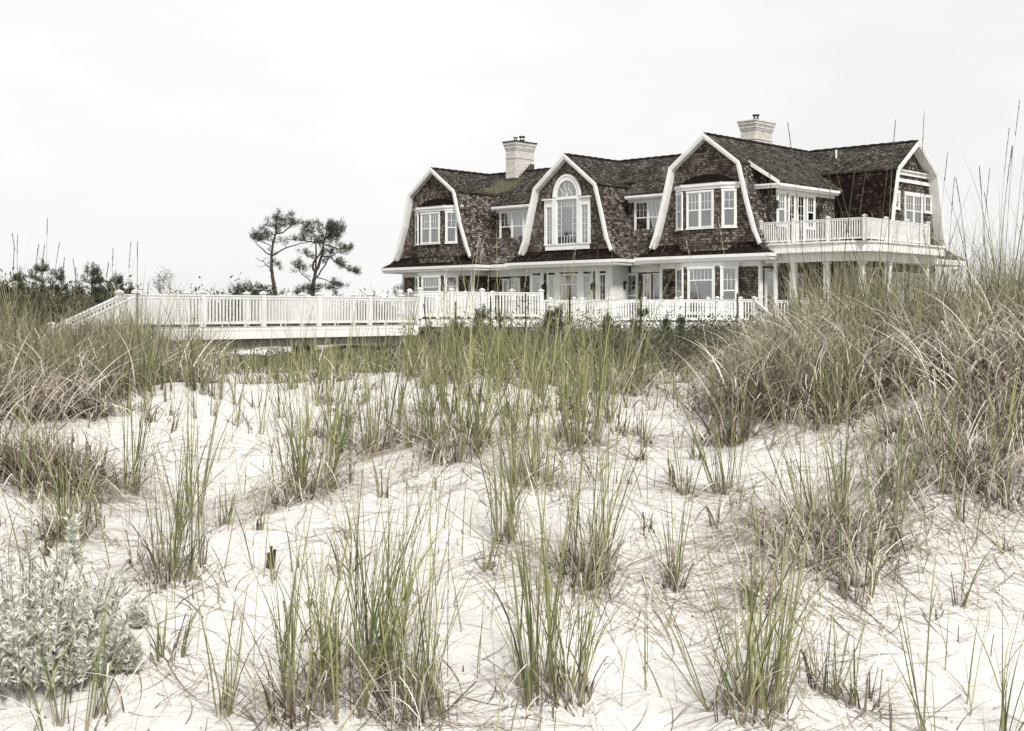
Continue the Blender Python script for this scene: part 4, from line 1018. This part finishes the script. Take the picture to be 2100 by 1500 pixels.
# crest in the middle and the fresh green behind it
sp = spots_at(34, 850, 1200, 10.5, 13.8, .58, 30, 22, 4, .12, .26)
sp += spots_at(44, 1180, 1560, 11.2, 15.0, .48, 16, 60, 4, .15, .36)
sp += spots_at(40, 520, 900, 11.0, 15.0, .50, 26, 10, 3, .12, .30)
sp += spots_at(26, 330, 560, 10.5, 14.5, .50, 14, 24, 3, .13, .30)
sp += spots_at(40, 560, 1650, 16, 24, .50, 22, 14, 0, .20, .35)
sp += spots_at(30, 830, 1260, 8.4, 11.8, .98, 13, 4, 3, .05, .11) + spots_at(30, 100, 830, 8.6, 11.5, .85, 9, 3, 3, .04, .12)
sp += spots_at(16, 1000, 1120, 10.6, 13.6, .62, 26, 16, 4, .12, .26)
# loose thin tufts over the open sand
sp += spots_at(120, -60, 2160, 5.6, 11.5, .48, 5, 4, 2, .035, .16)
sp += spots_at(36, -60, 2160, 5.4, 9.5, .5, 3, 10, 3, .05, .24)
sp += spots_at(60, 640, 1300, 8.6, 11.0, .42, 8, 14, 3, .06, .24)
sp += spots_at(30, 60, 520, 7.0, 9.8, .5, 8, 6, 2, .05, .18)
sp += spots_at(50, 2150, 3000, 4.2, 9.5, .5, 9, 10, 3, .07, .2) + spots_at(50, -900, -50, 4.2, 9.5, .5, 9, 10, 3, .07, .2)
field('crest_grass', sp, 'fresh green beach grass along the dune crest and in thin tufts over the sand')

# single blades and broken stems everywhere on the open sand
n = 900; d_ = 4.6+8*rng.random(n)**.9; x = (U(-80, 2180, n)-1050)/F*d_; P_ = np.stack([x, d_, gz(x, d_)-.02], 1)
v1 = ribbons(P_, U(0, 6.28, n), np.abs(rng.normal(0, .22, n)), np.abs(rng.normal(.1, .35, n)), U(.12, .62, n), U(.003, .0075, n), 8, sway=.3, floor=gz, kink=.1)
n2 = 900; d_ = 4.6+8*rng.random(n2)**.9; x = (U(-80, 2180, n2)-1050)/F*d_; P_ = np.stack([x, d_, gz(x, d_)-.02], 1)
v2 = ribbons(P_, U(0, 6.28, n2), U(.1, 1.3, n2), U(.1, 1.4, n2), U(.08, .5, n2), U(.003, .006, n2), 8, sway=.5, floor=gz, kink=.6)
n3 = 220; d_ = 4.6+8*rng.random(n3)**.9; x = (U(-80, 2180, n3)-1050)/F*d_; P_ = np.stack([x, d_, gz(x, d_)-.02], 1)
v3 = ribbons(P_, U(0, 6.28, n3), np.abs(rng.normal(0, .25, n3)), U(0, .2, n3), U(.04, .14, n3), U(.004, .009, n3), 3, smin=.6)
vs, q, uv = join([v1, v2, v3])
tag(raw_mesh('stray_grass', vs, q, [M['green'], M['straw'], M['sheath']], uv, [0]*len(v1[1])+[1]*len(v2[1])+[2]*len(v3[1])), 'single green blades, bent straw and broken stems strewn over the open sand', 'grass', kind='stuff')

# dead blades lying on the sand
def litter(n, cx, cy, sx, sy, az, saz, L0, L1, w_=.0054, hug=.014):
    x = cx+rng.normal(0, sx, n); y = cy+rng.normal(0, sy, n)
    th = np.full(n, math.pi/2); P_ = np.stack([x, y, gz(x, y)], 1)
    return ribbons(P_, az+rng.normal(0, saz, n), th, np.zeros(n), U(L0, L1, n), w_*U(.5, 1.2, n), 7, hug=hug, sway=.9, twist=.25, smin=.3)
LT = []
for (px, py, hp, ng, ns, R_, lean, lab) in TUS:
    if py > 1480 or ns < 10: continue
    x, y, z = on_ground(px, py); LT.append(litter(int(ns*1.2)+14, x, y-.05, R_*2.2, R_*1.8, rng.uniform(0, 6.3), .9, .15, .55))
for _ in range(130):                     # drifts combed by the wind, from left to right and slightly downhill
    d_ = 4.4+8.5*rng.random()**.8; px = rng.uniform(-60, 2160); x = (px-1050)/F*d_
    LT.append(litter(int(rng.integers(5, 26)), x, d_, .20, .10, rng.choice([0, math.pi])+rng.normal(.25, .25), .20, .15, .55, w_=.0050, hug=.010))
for px, d_, n in ((600, 8.3, 120), (760, 8.6, 160), (900, 8.9, 160), (1050, 8.6, 160), (1190, 8.4, 140), (1660, 6.9, 160), (1780, 7.0, 120), (1900, 6.6, 60), (1330, 8.9, 60), (260, 8.2, 120), (100, 8.6, 200), (1540, 7.0, 60), (500, 9.2, 80), (300, 9.0, 120), (1960, 7.9, 160), (2080, 7.6, 140)):
    LT.append(litter(n, (px-1050)/F*d_, d_, .34, .22, rng.choice([0, math.pi])+rng.normal(.15, .2), .55, .2, .6, hug=.03))
LT.append(litter(700, 0, 6.6, 4.5, 2.0, .2, 1.5, .08, .4, w_=.0045, hug=.006))
LT.append(litter(150, 0, 7.4, 2.2, 1.6, .2, 1.5, .05, .3, w_=.0042, hug=.004))
tag(mesh3('straw_litter', join(LT), M['litter']), 'dead grass blades scattered and combed over the pale sand', 'straw litter', kind='stuff')
# dark crumbs of old roots and shell
n = 1500; d_ = 4.3+9*rng.random(n); x = (U(-100, 2200, n)-1050)/F*d_; C_ = np.stack([x, d_, gz(x, d_)+.001], 1)
tag(mesh3('sand_debris', flakes(C_, U(.004, .022, n), U(.003, .008, n)), M['sheath']), 'tiny bits of dry root and bark on the sand', 'debris', kind='stuff')

# tall dry seed stalks standing above the grass, one thing each
ST = [(4,470,-.02),(35,480,.02),(42,478,-.03),(22,505,.0),(60,500,.01),(73,500,0),(94,448,.0),(104,495,.01),(118,527,0),(142,560,0),(151,548,.01),(160,530,-.03),(180,535,.03),(208,537,.05),(228,510,0),(264,495,.04),(281,496,.0),(300,580,.06),
      (1634,250,-.06),(1595,330,-.04),(1682,340,-.02),(1705,355,-.03),(1733,340,.04),(1747,350,0),(1798,335,0),(1817,245,0),(1855,560,.02),(1886,228,.01),(1934,310,.07),(1948,360,.03),(1985,365,-.02),(2015,345,.02),(2020,340,-.02),(2045,262,0),(2052,298,.02),(2066,300,.02),(2072,205,.04),(2088,230,.04),(2098,320,.03),(1905,470,-.04),(2035,390,-.05)]
for k, (px, py, le) in enumerate(ST):
    d_ = rng.uniform(10.2, 13.2) if px < 400 else rng.uniform(9.4, 12.0)
    x = (px-1050)/F*d_; z = float(gz(x, d_)); h = (HZ-py)/F*d_ - z
    o = mesh3('seed_stalk', seed_stalk(-le*h, 0, 0, h, 0 if le >= 0 else math.pi, abs(le), .013), M['sheath']); o.location = (x, d_, z)
    if px < 400: tag(o, 'dry seed stalk standing up from the grass of the left mound', 'grass stalk', 'seed stalks on the left mound')
    else: tag(o, 'dry seed stalk rising above the grass of the right mound', 'grass stalk', 'seed stalks on the right mound')
for k, (px, py, d_, le) in enumerate([(905, 545, 9.6, .01), (915, 560, 9.8, .02), (835, 900, 5.6, .0), (1048, 560, 11, .0), (962, 560, 11, -.05), (1168, 500, 11.5, .0), (1000, 560, 12, .03), (1070, 545, 11, .03), (860, 990, 5.3, -.05), (918, 860, 5.2, .0), (1475, 440, 10.6, -.16), (1425, 490, 11, -.12), (985, 490, 12, .10)]):
    x = (px-1050)/F*d_; z = float(gz(x, d_)); h = (HZ-py)/F*d_ - z
    o = mesh3('seed_stalk', seed_stalk(-le*h, 0, 0, h, 0 if le >= 0 else math.pi, abs(le), .0075), M['straw']); o.location = (x, d_, z)
    tag(o, 'thin pale seed stalk standing among the tussocks in the middle', 'grass stalk', 'thin seed stalks in the middle')

# ------------------------------------------------------------------ silver bushes in the lower left
def silver(px, py, spread, hgt, nst, label):
    x, y, z = on_ground(px, py); t = empty('silver_bush', (x, y, z)); tag(t, label, 'bush', 'silver leaved bushes')
    st = MB(); C_, D_ = [], []
    for i in range(nst):
        a = rng.uniform(0, 2*math.pi); r0 = spread*math.sqrt(rng.random()); h = hgt*rng.choice([rng.uniform(.3, .65), rng.uniform(.6, 1.1)])*(1-.45*r0/spread)
        bx, by = r0*math.cos(a)*.9, r0*math.sin(a)*.55; lean = .25*r0/spread+.08*rng.random()
        pts = [Vector((bx+lean*h*f*math.cos(a)*(1+.3*f), by+lean*h*f*math.sin(a), -.02+h*f)) for f in (0, .35, .7, 1)]
        if i % 3: st.tube(pts, [.0035, .003, .0025, .0015], 4)
        k = int(22*h/hgt)+12
        for j in range(k):
            f = rng.uniform(.12, 1.0); q = f*3; m_ = min(int(q), 2); p = pts[m_].lerp(pts[m_+1], q-m_)
            b2 = rng.uniform(0, 2*math.pi); up = rng.uniform(.4, 1.4); dd = np.array([math.cos(b2), math.sin(b2), up])
            L_ = .034*rng.uniform(.6, 1.25)*(1.15-.5*f)
            for g_ in range(5):                                   # a lobed leaf: five fingers from one stalk
                C_.append(np.array(p)+dd*L_*.35*rng.random()); D_.append(dd*1.6+rng.normal(0, .55, 3)*.8)
    C_, D_ = np.array(C_), np.array(D_); n = len(C_)
    mesh3('leaves', flakes(C_, U(.020, .045, n), U(.005, .0095, n), D_), M['silver'], t)
    st.build('stems', M['twig'], t)
silver(55, 1400, .35, .62, 200, 'large silver leaved bush in the lower left corner of the sand')
silver(232, 1375, .10, .21, 34, 'small silver leaved bush just right of the large one')
silver(275, 1285, .07, .14, 14, 'tiny silver leaved shoot behind the small silver bush')
silver(150, 1155, .05, .24, 9, 'tall thin silver shoot behind the large silver bush')

# charred stub of a post in the sand
x, y, z = on_ground(552, 1168)
s_ = MB(); s_.mi = 0
for k in range(7):                       # splintered half log
    a = k*.9; q = Vector((.012*math.cos(a), .010*math.sin(a), 0)); s_.bar(q+Vector((0, 0, -.08)), q*1.25+Vector((.012, 0, .062+.04*rng.random())), .016, .013)
o = s_.build('wooden_stub', M['stub']); o.location = (x, y, z)
tag(o, 'short dark rotten wooden stub sticking out of the sand', 'stub')

# ------------------------------------------------------------------ shrubs, heath and young pines between the dune and the house
def shrub_mass(name, spots, mats, label, fl=(.035, .07), kind='stuff', cat='shrubs'):
    V = [[] for _ in mats]
    for (x, y, r_, h, n, mi) in spots:
        a = U(0, 2*np.pi, n); rr_ = np.sqrt(U(0.15, 1, n)); el = U(0, 1, n)**.7
        lump = 1+.22*np.sin(a*3+x*7)+.16*np.sin(a*5+y*3)
        C_ = np.stack([x+r_*rr_*np.cos(a)*lump*np.sqrt(1-el**2*.8), y+r_*rr_*np.sin(a)*lump*np.sqrt(1-el**2*.8), gz(np.full(n, x), np.full(n, y))+h*el*lump*U(.75, 1.1, n)], 1)
        D_ = np.stack([np.cos(a)*.7, np.sin(a)*.7, np.full(n, .9)], 1)
        V[mi].append(flakes(C_, U(fl[0], fl[1]*1.5, n), U(fl[0]*.4, fl[1]*.6, n), D_, rnd=np.clip(rng.random()*.5+U(0, .6, n), 0, 1)))
    parts = [join(v) for v in V if v]; mids = []
    for k, p_ in enumerate([v for v in V if v]): mids += [k]*sum(len(q[1]) for q in p_)
    vs, q, uv = join(parts)
    return tag(raw_mesh(name, vs, q, [m_ for m_, v in zip(mats, V) if v], uv, mids, smooth=False), label, cat, kind=kind)
def ring_spots(n, px0, px1, d0, d1, r_, h, k, mi, top=None):
    out = []
    for _ in range(n):
        d_ = rng.uniform(d0, d1); px = rng.uniform(px0, px1); x = (px-1050)/F*d_; hh_ = h*rng.uniform(.6, 1.2)
        if top is not None: hh_ = max(.15, min(hh_, -(top(px)-HZ)/F*d_ - float(gz(x, d_))))
        out.append((x, d_, r_*rng.uniform(.6, 1.4), hh_, int(k*rng.uniform(.6, 1.3)), mi))
    return out
tp = lambda px: np.interp(px, [0, 560, 850, 1000, 1200, 1600, 2000], [745, 735, 690, 668, 668, 664, 655])+rng.uniform(-2, 14)
sp = ring_spots(150, 840, 1720, 24, 44, .95, 1.2, 620, 0, tp) + ring_spots(70, 820, 1720, 22, 42, .8, 1.0, 560, 1, tp)
sp += ring_spots(46, 400, 860, 21, 34, .55, .55, 420, 0, lambda p: 728+rng.uniform(0, 12))
sp += ring_spots(20, 560, 860, 36, 44, .8, .7, 420, 0, lambda p: 712+rng.uniform(0, 12))
shrub_mass('undergrowth', sp, [M['leaf'], M['heath']], 'low dark green shrubs and purplish heath in the hollow before the house')
tl = lambda px: np.interp(px, [-200, 0, 60, 120, 190, 235, 300, 700], [592, 602, 612, 616, 618, 616, 640, 655])+rng.uniform(-5, 10)
sp = ring_spots(90, -320, 270, 42, 60, 1.3, 2.6, 900, 0, tl)
sp += ring_spots(60, 250, 800, 56, 80, 1.4, 2.0, 520, 0, lambda p: (606 if 380 < p < 560 else 622)+rng.uniform(-4, 16))
sp += ring_spots(50, 1930, 2500, 70, 110, 2.2, 3.2, 520, 0, lambda p: (612 if p < 2050 else 592)+rng.uniform(-8, 14))
shrub_mass('thicket', sp, [M['leaf']], 'dark evergreen thicket on the low ground beyond the dune', fl=(.09, .16))

def needles(C_, D_, L_, W_, per, mat_name, parent, rad=.05, name='needles'):
    C_ = np.repeat(np.array(C_, float), per, 0); n = len(C_); C_ = C_+rng.normal(0, rad, (n, 3))
    D_ = np.repeat(np.array(D_, float), per, 0)+rng.normal(0, .75, (n, 3))
    return mesh3(name, flakes(C_, U(L_*.6, L_*1.2, n), U(W_*.6, W_*1.2, n), D_), M[mat_name], parent)

def sapling(px, ytop, ybase, Y, wid, label, group, mat='sapneedle', sparse=0):
    Y = Y*rng.uniform(.95, 1.06); tp_, bt = at(px, ytop, Y), at(px, ybase, Y); h = tp_.z-bt.z; t = empty('young_pine', bt); tag(t, label, 'pine sapling', group)
    m_ = MB(); jx = rng.normal(0, .02)*h; trunk = [Vector((0, 0, -.3)), Vector((jx, 0, h*.5)), Vector((0, 0, h))]; m_.tube(trunk, [.035, .025, .01], 6)
    C_, D_ = [], []
    for f in np.linspace(.0, 1, int(h*9)+4):
        p = Vector((0, 0, h*f)); 
        if f > .72 or rng.random() < .3: C_.append(p); D_.append((rng.normal(0, .3), rng.normal(0, .3), 1.5))
    nw = max(3, int(h/.28)); wm = wid/F*Y/2
    for i in range(nw):
        f = i/nw; L_ = wm*(1-f*.7)*rng.uniform(.4, 1.5)
        for k in range(4 if not sparse else 3):
            a = rng.uniform(0, 2*math.pi); b0 = Vector((jx*f, 0, h*f)); b1 = b0+Vector((math.cos(a)*L_, math.sin(a)*L_, L_*.35)); b2 = b1+Vector((math.cos(a)*L_*.15, math.sin(a)*L_*.15, L_*rng.uniform(.3, .9)))
            m_.tube([b0, b1, b2], [.015, .01, .006], 4)
            for g_ in np.linspace(.25 if not sparse else .6, 1, max(3, int(L_*9))):
                C_.append(b0.lerp(b1, g_)); D_.append(tuple((b1-b0).normalized()+Vector((0, 0, .8))))
            C_ += [b2, b1.lerp(b2, .5)]; D_ += [(0, 0, 1.6)]*2
    m_.build('trunk', M['bark'], t)
    needles([tuple(c_) for c_ in C_], D_, .11*Y/40, .017*Y/40, 26 if not sparse else 9, mat, t, .035*Y/40)
for px, yt, yb, Y, wd, lab in [
    (40, 556, 640, 44, 54, 'rounded young pine at the far left above the thicket'), (87, 536, 640, 42, 56, 'young pine with the tallest thick candle on the left'),
    (125, 554, 640, 42, 44, 'young pine with a forked candle right of the tallest'), (162, 582, 640, 43, 26, 'short young pine between the forked and the layered one'),
    (191, 544, 640, 43, 46, 'layered young pine left of the stairs'), (205, 560, 640, 45, 26, 'slim young pine touching the layered one'),
    (238, 566, 650, 44, 36, 'leaning young pine just left of the stair post'), (268, 582, 640, 46, 18, 'small young pine between the stair posts'),
    (8, 580, 640, 46, 40, 'low young pine cut by the left edge')]:
    sapling(px, yt, yb, Y, wd, lab, 'young pines beyond the left mound', 'needle')
for px, yt, yb, Y, wd, lab in [
    (1313, 618, 710, 32, 40, 'tallest dark young pine before the low balustrade'), (990, 632, 690, 32, 34, 'young pine before the right part of the terrace'),
    (1150, 630, 690, 32, 44, 'spreading young pine below the arched gable'), (1128, 634, 680, 33, 24, 'slim young pine left of the spreading one'),
    (1246, 645, 690, 33, 16, 'small young pine left of the tallest'), (1367, 652, 690, 33, 14, 'tiny young pine right of the tallest'),
    (1395, 650, 690, 33, 12, 'tiny pine shoot below the right gable'), (935, 655, 710, 30, 36, 'young pine before the left part of the terrace'),
    (882, 664, 720, 30, 26, 'young pine at the right end of the boardwalk'), (1025, 640, 700, 31, 40, 'bushy young pine before the terrace end')]:
    sapling(px, yt, yb, Y, wd, lab, 'young pines in front of the house')

def crop7(x, y): return 480+x/6.25, 400+y/6.25
def pine(name, label, Y, root, trunks, clusters, per=22, nl=.155):
    o0 = at(*crop7(*root), Y); t = empty(name, o0); tag(t, label, 'pine tree', 'tall wind shaped pines')
    m_ = MB()
    for pts, r0, r1 in trunks:
        P_ = []; n = len(pts)
        for i, (x, y) in enumerate(pts):
            q = at(*crop7(x, y), Y)-o0; P_.append(q)
        # depth: side branches spread out of the picture plane
        s = rng.uniform(-.9, .9)
        P_ = [p+Vector((0, s*(k/(n-1))*min(1.2, (P_[-1]-P_[0]).length*.5) if r0 < .09 else 0, 0)) for k, p in enumerate(P_)]
        Q = [P_[0]]                       # smooth and add kinks
        for a, b_ in zip(P_, P_[1:]):
            for f in (.33, .66, 1): Q.append(a.lerp(b_, f)+Vector((rng.normal(0, .018), rng.normal(0, .018), rng.normal(0, .018)))*(f < 1))
        m_.tube(Q, list(np.linspace(r0, r1, len(Q))), 7)
    C_, D_, tw, BR = [], [], m_, [Vector(v) for v in m_.v]
    for (x, y) in clusters:
        q = at(*crop7(x, y), Y)-o0; q.y += rng.normal(0, .55); C_.append(tuple(q)); D_.append((rng.normal(0, .3), rng.normal(0, .3), .9))
        b_ = min(BR, key=lambda v: (v-q).length+max(0, v.z-q.z)*.6); md = b_.lerp(q, .55)+Vector((rng.normal(0, .05), 0, -.06*(q-b_).length)); tw.tube([b_, md, q], [.014, .010, .005], 4); C_.append(tuple(md.lerp(q, .5))); D_.append(D_[-1])
    m_.build('trunk', M['bark'], t)
    needles(C_, D_, nl, .023, per, 'needle', t, .070, 'crown')
def fill(n, x0, x1, y0, y1, shape=None):
    out = []
    while len(out) < n:
        x, y = rng.uniform(x0, x1), rng.uniform(y0, y1)
        if shape is None or shape(x, y): out.append((x, y))
    return out
def strip(pts, n, j):
    out = []
    for _ in range(n):
        i = rng.integers(0, len(pts)-1); f = rng.random(); a, b_ = pts[i], pts[i+1]
        out.append((a[0]+(b_[0]-a[0])*f+rng.normal(0, j), a[1]+(b_[1]-a[1])*f+rng.normal(0, j)))
    return out
ell = lambda cx, cy, rx, ry: (lambda x, y: ((x-cx)/rx)**2+((y-cy)/ry)**2 < 1)
c1 = [(230, 550), (215, 520), (255, 460), (270, 500), (300, 520), (330, 430), (350, 470), (320, 560), (360, 540), (400, 560), (370, 420), (420, 470), (450, 560), (430, 520), (480, 590), (425, 320), (410, 310), (400, 380), (455, 380), (380, 370),
      (500, 290), (530, 280), (560, 290), (600, 215), (575, 240), (540, 350), (520, 400), (600, 320), (640, 310), (650, 350), (690, 300), (700, 240), (735, 240), (780, 255), (770, 270), (740, 310), (760, 350), (800, 370), (830, 330), (840, 370), (880, 370), (910, 390),
      (560, 440), (545, 480), (575, 470), (600, 590), (630, 600), (650, 595), (560, 560), (540, 600), (500, 960), (490, 880), (520, 840), (560, 880), (590, 920), (600, 955), (545, 870), (460, 870), (520, 1250), (540, 1260), (600, 1250), (620, 1260), (360, 1200), (410, 1200), (470, 700), (540, 760)]
c1 += fill(26, 220, 480, 440, 600, ell(350, 520, 140, 80)) + fill(20, 480, 660, 270, 420) + strip([(680, 380), (760, 340), (950, 400)], 14, 16)
pine('pine_tree', 'slender wind shaped pine, left one of the tall pair behind the boardwalk', 74, (525, 1330),
     [([(525, 1400), (525, 1270), (500, 1100), (480, 950), (478, 800), (500, 600), (540, 470), (540, 300), (590, 215)], .13, .02),
      ([(478, 770), (400, 740), (340, 680), (265, 620), (225, 560)], .045, .012), ([(490, 780), (600, 710), (800, 640), (950, 605)], .05, .02),
      ([(550, 495), (640, 480), (740, 410), (760, 330), (740, 250)], .045, .012), ([(480, 950), (400, 900), (370, 850), (300, 830), (260, 800)], .035, .008), ([(370, 850), (390, 820), (450, 800)], .02, .008),
      ([(400, 900), (380, 915), (310, 920), (290, 880)], .018, .006), ([(500, 650), (420, 630), (370, 610), (330, 560)], .03, .01), ([(500, 850), (570, 900), (600, 950)], .03, .01), ([(495, 1170), (420, 1175), (360, 1195)], .03, .01),
      ([(540, 400), (460, 400), (400, 380)], .025, .008), ([(540, 330), (620, 320), (700, 300), (760, 340), (900, 385)], .035, .01)], c1)
c2 = fill(120, 820, 1400, 320, 620, lambda x, y: ell(1110, 470, 290, 145)(x, y) and rng.random() < .9) + fill(22, 1200, 1420, 330, 460, None) + fill(20, 1290, 1550, 600, 740, ell(1430, 680, 130, 60))
c2 += strip([(1280, 800), (1330, 870), (1450, 940), (1600, 1000)], 26, 16) + strip([(1330, 830), (1430, 870)], 5, 20) + fill(34, 780, 1070, 1110, 1275, ell(950, 1230, 175, 95)) + strip([(1080, 1190), (1200, 1170), (1300, 1130), (1400, 1150)], 30, 26)
c2 += strip([(700, 915), (800, 860), (850, 850)], 8, 16) + strip([(800, 930), (870, 920), (950, 950)], 10, 16) + [(765, 990)] + strip([(880, 710), (950, 770), (1040, 790)], 10, 24) + strip([(680, 540), (800, 570), (900, 560)], 8, 14) + fill(14, 1130, 1250, 640, 760) + fill(5, 1160, 1220, 780, 870) + strip([(1240, 1200), (1280, 1260)], 4, 10)
pine('pine_tree', 'broad flat topped pine, right one of the tall pair behind the boardwalk', 72, (1010, 1330),
     [([(1005, 1400), (1010, 1270), (1020, 1100), (1040, 1000), (1090, 880), (1140, 720), (1160, 560), (1200, 450)], .14, .03), ([(1040, 1000), (1012, 930), (1022, 870), (1110, 760), (1140, 700)], .07, .04),
      ([(1045, 1000), (1052, 800), (1045, 620), (960, 600), (850, 580), (700, 570), (600, 530)], .06, .008), ([(1060, 1060), (1150, 920), (1220, 800), (1310, 735), (1380, 740)], .045, .015),
      ([(1130, 790), (1220, 790), (1330, 880), (1450, 950), (1600, 1000)], .045, .01), ([(980, 1110), (870, 1020), (810, 940), (790, 880)], .035, .01), ([(980, 1060), (900, 1000), (850, 950)], .025, .008),
      ([(1050, 1060), (1150, 1080), (1230, 1115), (1380, 1150)], .035, .01), ([(1045, 825), (960, 790), (900, 740), (870, 710)], .03, .008), ([(1160, 640), (1300, 680), (1400, 760), (1460, 760)], .04, .01),
      ([(1160, 580), (1280, 480), (1370, 370)], .04, .01), ([(1150, 620), (1000, 480), (900, 380)], .04, .01), ([(1160, 580), (1100, 430), (1080, 340)], .035, .01), ([(1250, 690), (1270, 740)], .03, .02),
      ([(1010, 1200), (900, 1200), (790, 1190)], .035, .01), ([(1280, 1180), (1330, 1290)], .02, .01), ([(1300, 690), (1440, 690), (1550, 640)], .025, .008)], c2)

# small bare and dense bushes on the skyline
def twiggy(px, ytop, ybase, Y, wid, n, label, leafy=0, mat='needle'):
    bt = at(px, ybase, Y); t = empty('bare_bush', bt); h = (ybase-ytop)/F*Y; wm = wid/F*Y/2; tag(t, label, 'bush')
    m_ = MB(); C_ = []; D_ = []
    def grow(p, d_, L_, r_, lev):
        q = p+d_*L_; m_.tube([p, p.lerp(q, .5)+Vector((rng.normal(0, .04*L_), rng.normal(0, .04*L_), 0)), q], [r_, r_*.8, r_*.6], 4)
        if lev == 0: C_.append(tuple(q)); D_.append(tuple(d_)); return
        for _ in range(3 if lev > 1 else 2):
            e = (d_+Vector((rng.normal(0, .45), rng.normal(0, .45), rng.normal(.08, .22)))).normalized(); grow(p.lerp(q, rng.uniform(.45, 1)), e, L_*rng.uniform(.55, .8), r_*.62, lev-1)
    for _ in range(n):
        a = rng.uniform(0, 2*math.pi); e = Vector((math.cos(a)*wm/h, math.sin(a)*wm/h, 1)).normalized(); grow(Vector((0, 0, 0)), e, h*.42, .02, 4)
    m_.build('branches', M['twig'], t)
    if leafy: needles(C_, D_, .09, .03, leafy, mat, t, .04, 'leaves')
twiggy(341, 552, 640, 62, 60, 3, 'sparse young tree showing above the boardwalk rail on the left', 2)
twiggy(493, 566, 630, 78, 56, 9, 'bare grey round bush behind the boardwalk left of the pines')
twiggy(470, 592, 630, 78, 70, 5, 'low bare bush left of the grey round one')
twiggy(818, 585, 630, 66, 20, 2, 'twiggy bush beside the left corner of the house', 3)
twiggy(770, 600, 630, 74, 44, 4, 'low twiggy bush right of the pines')
for i, (px, yt, Y, r_, n, lab) in enumerate([(508, 585, 70, 1.0, 1500, 'round dark evergreen bush at the left foot of the slender pine'), (543, 588, 71, .8, 1100, 'low dark evergreen bush touching the slender pine trunk'),
                                             (2085, 574, 60, .9, 1600, 'round dark bush on the skyline at the right edge')]):
    p = at(px, 640, Y); h = (640-yt)/F*Y; a = U(0, 6.283, n); el = U(0, 1, n); rr_ = np.sqrt(U(.1, 1, n))
    C_ = np.stack([r_*rr_*np.cos(a)*np.sqrt(1-el**2*.7)*(1+.2*np.sin(3*a)), r_*rr_*np.sin(a)*np.sqrt(1-el**2*.7), h*el*(1+.15*np.sin(4*a))-.1], 1)
    t = empty('evergreen_bush', p); tag(t, lab, 'bush'); mesh3('leaves', flakes(C_, U(.1, .22, n), U(.03, .07, n), np.stack([np.cos(a), np.sin(a), np.ones(n)], 1)), M['needle'], t)
    s_ = MB(); s_.tube([(0, 0, -.6), (0, 0, h*.4)], [.08, .05], 6); s_.build('trunk', M['bark'], t)
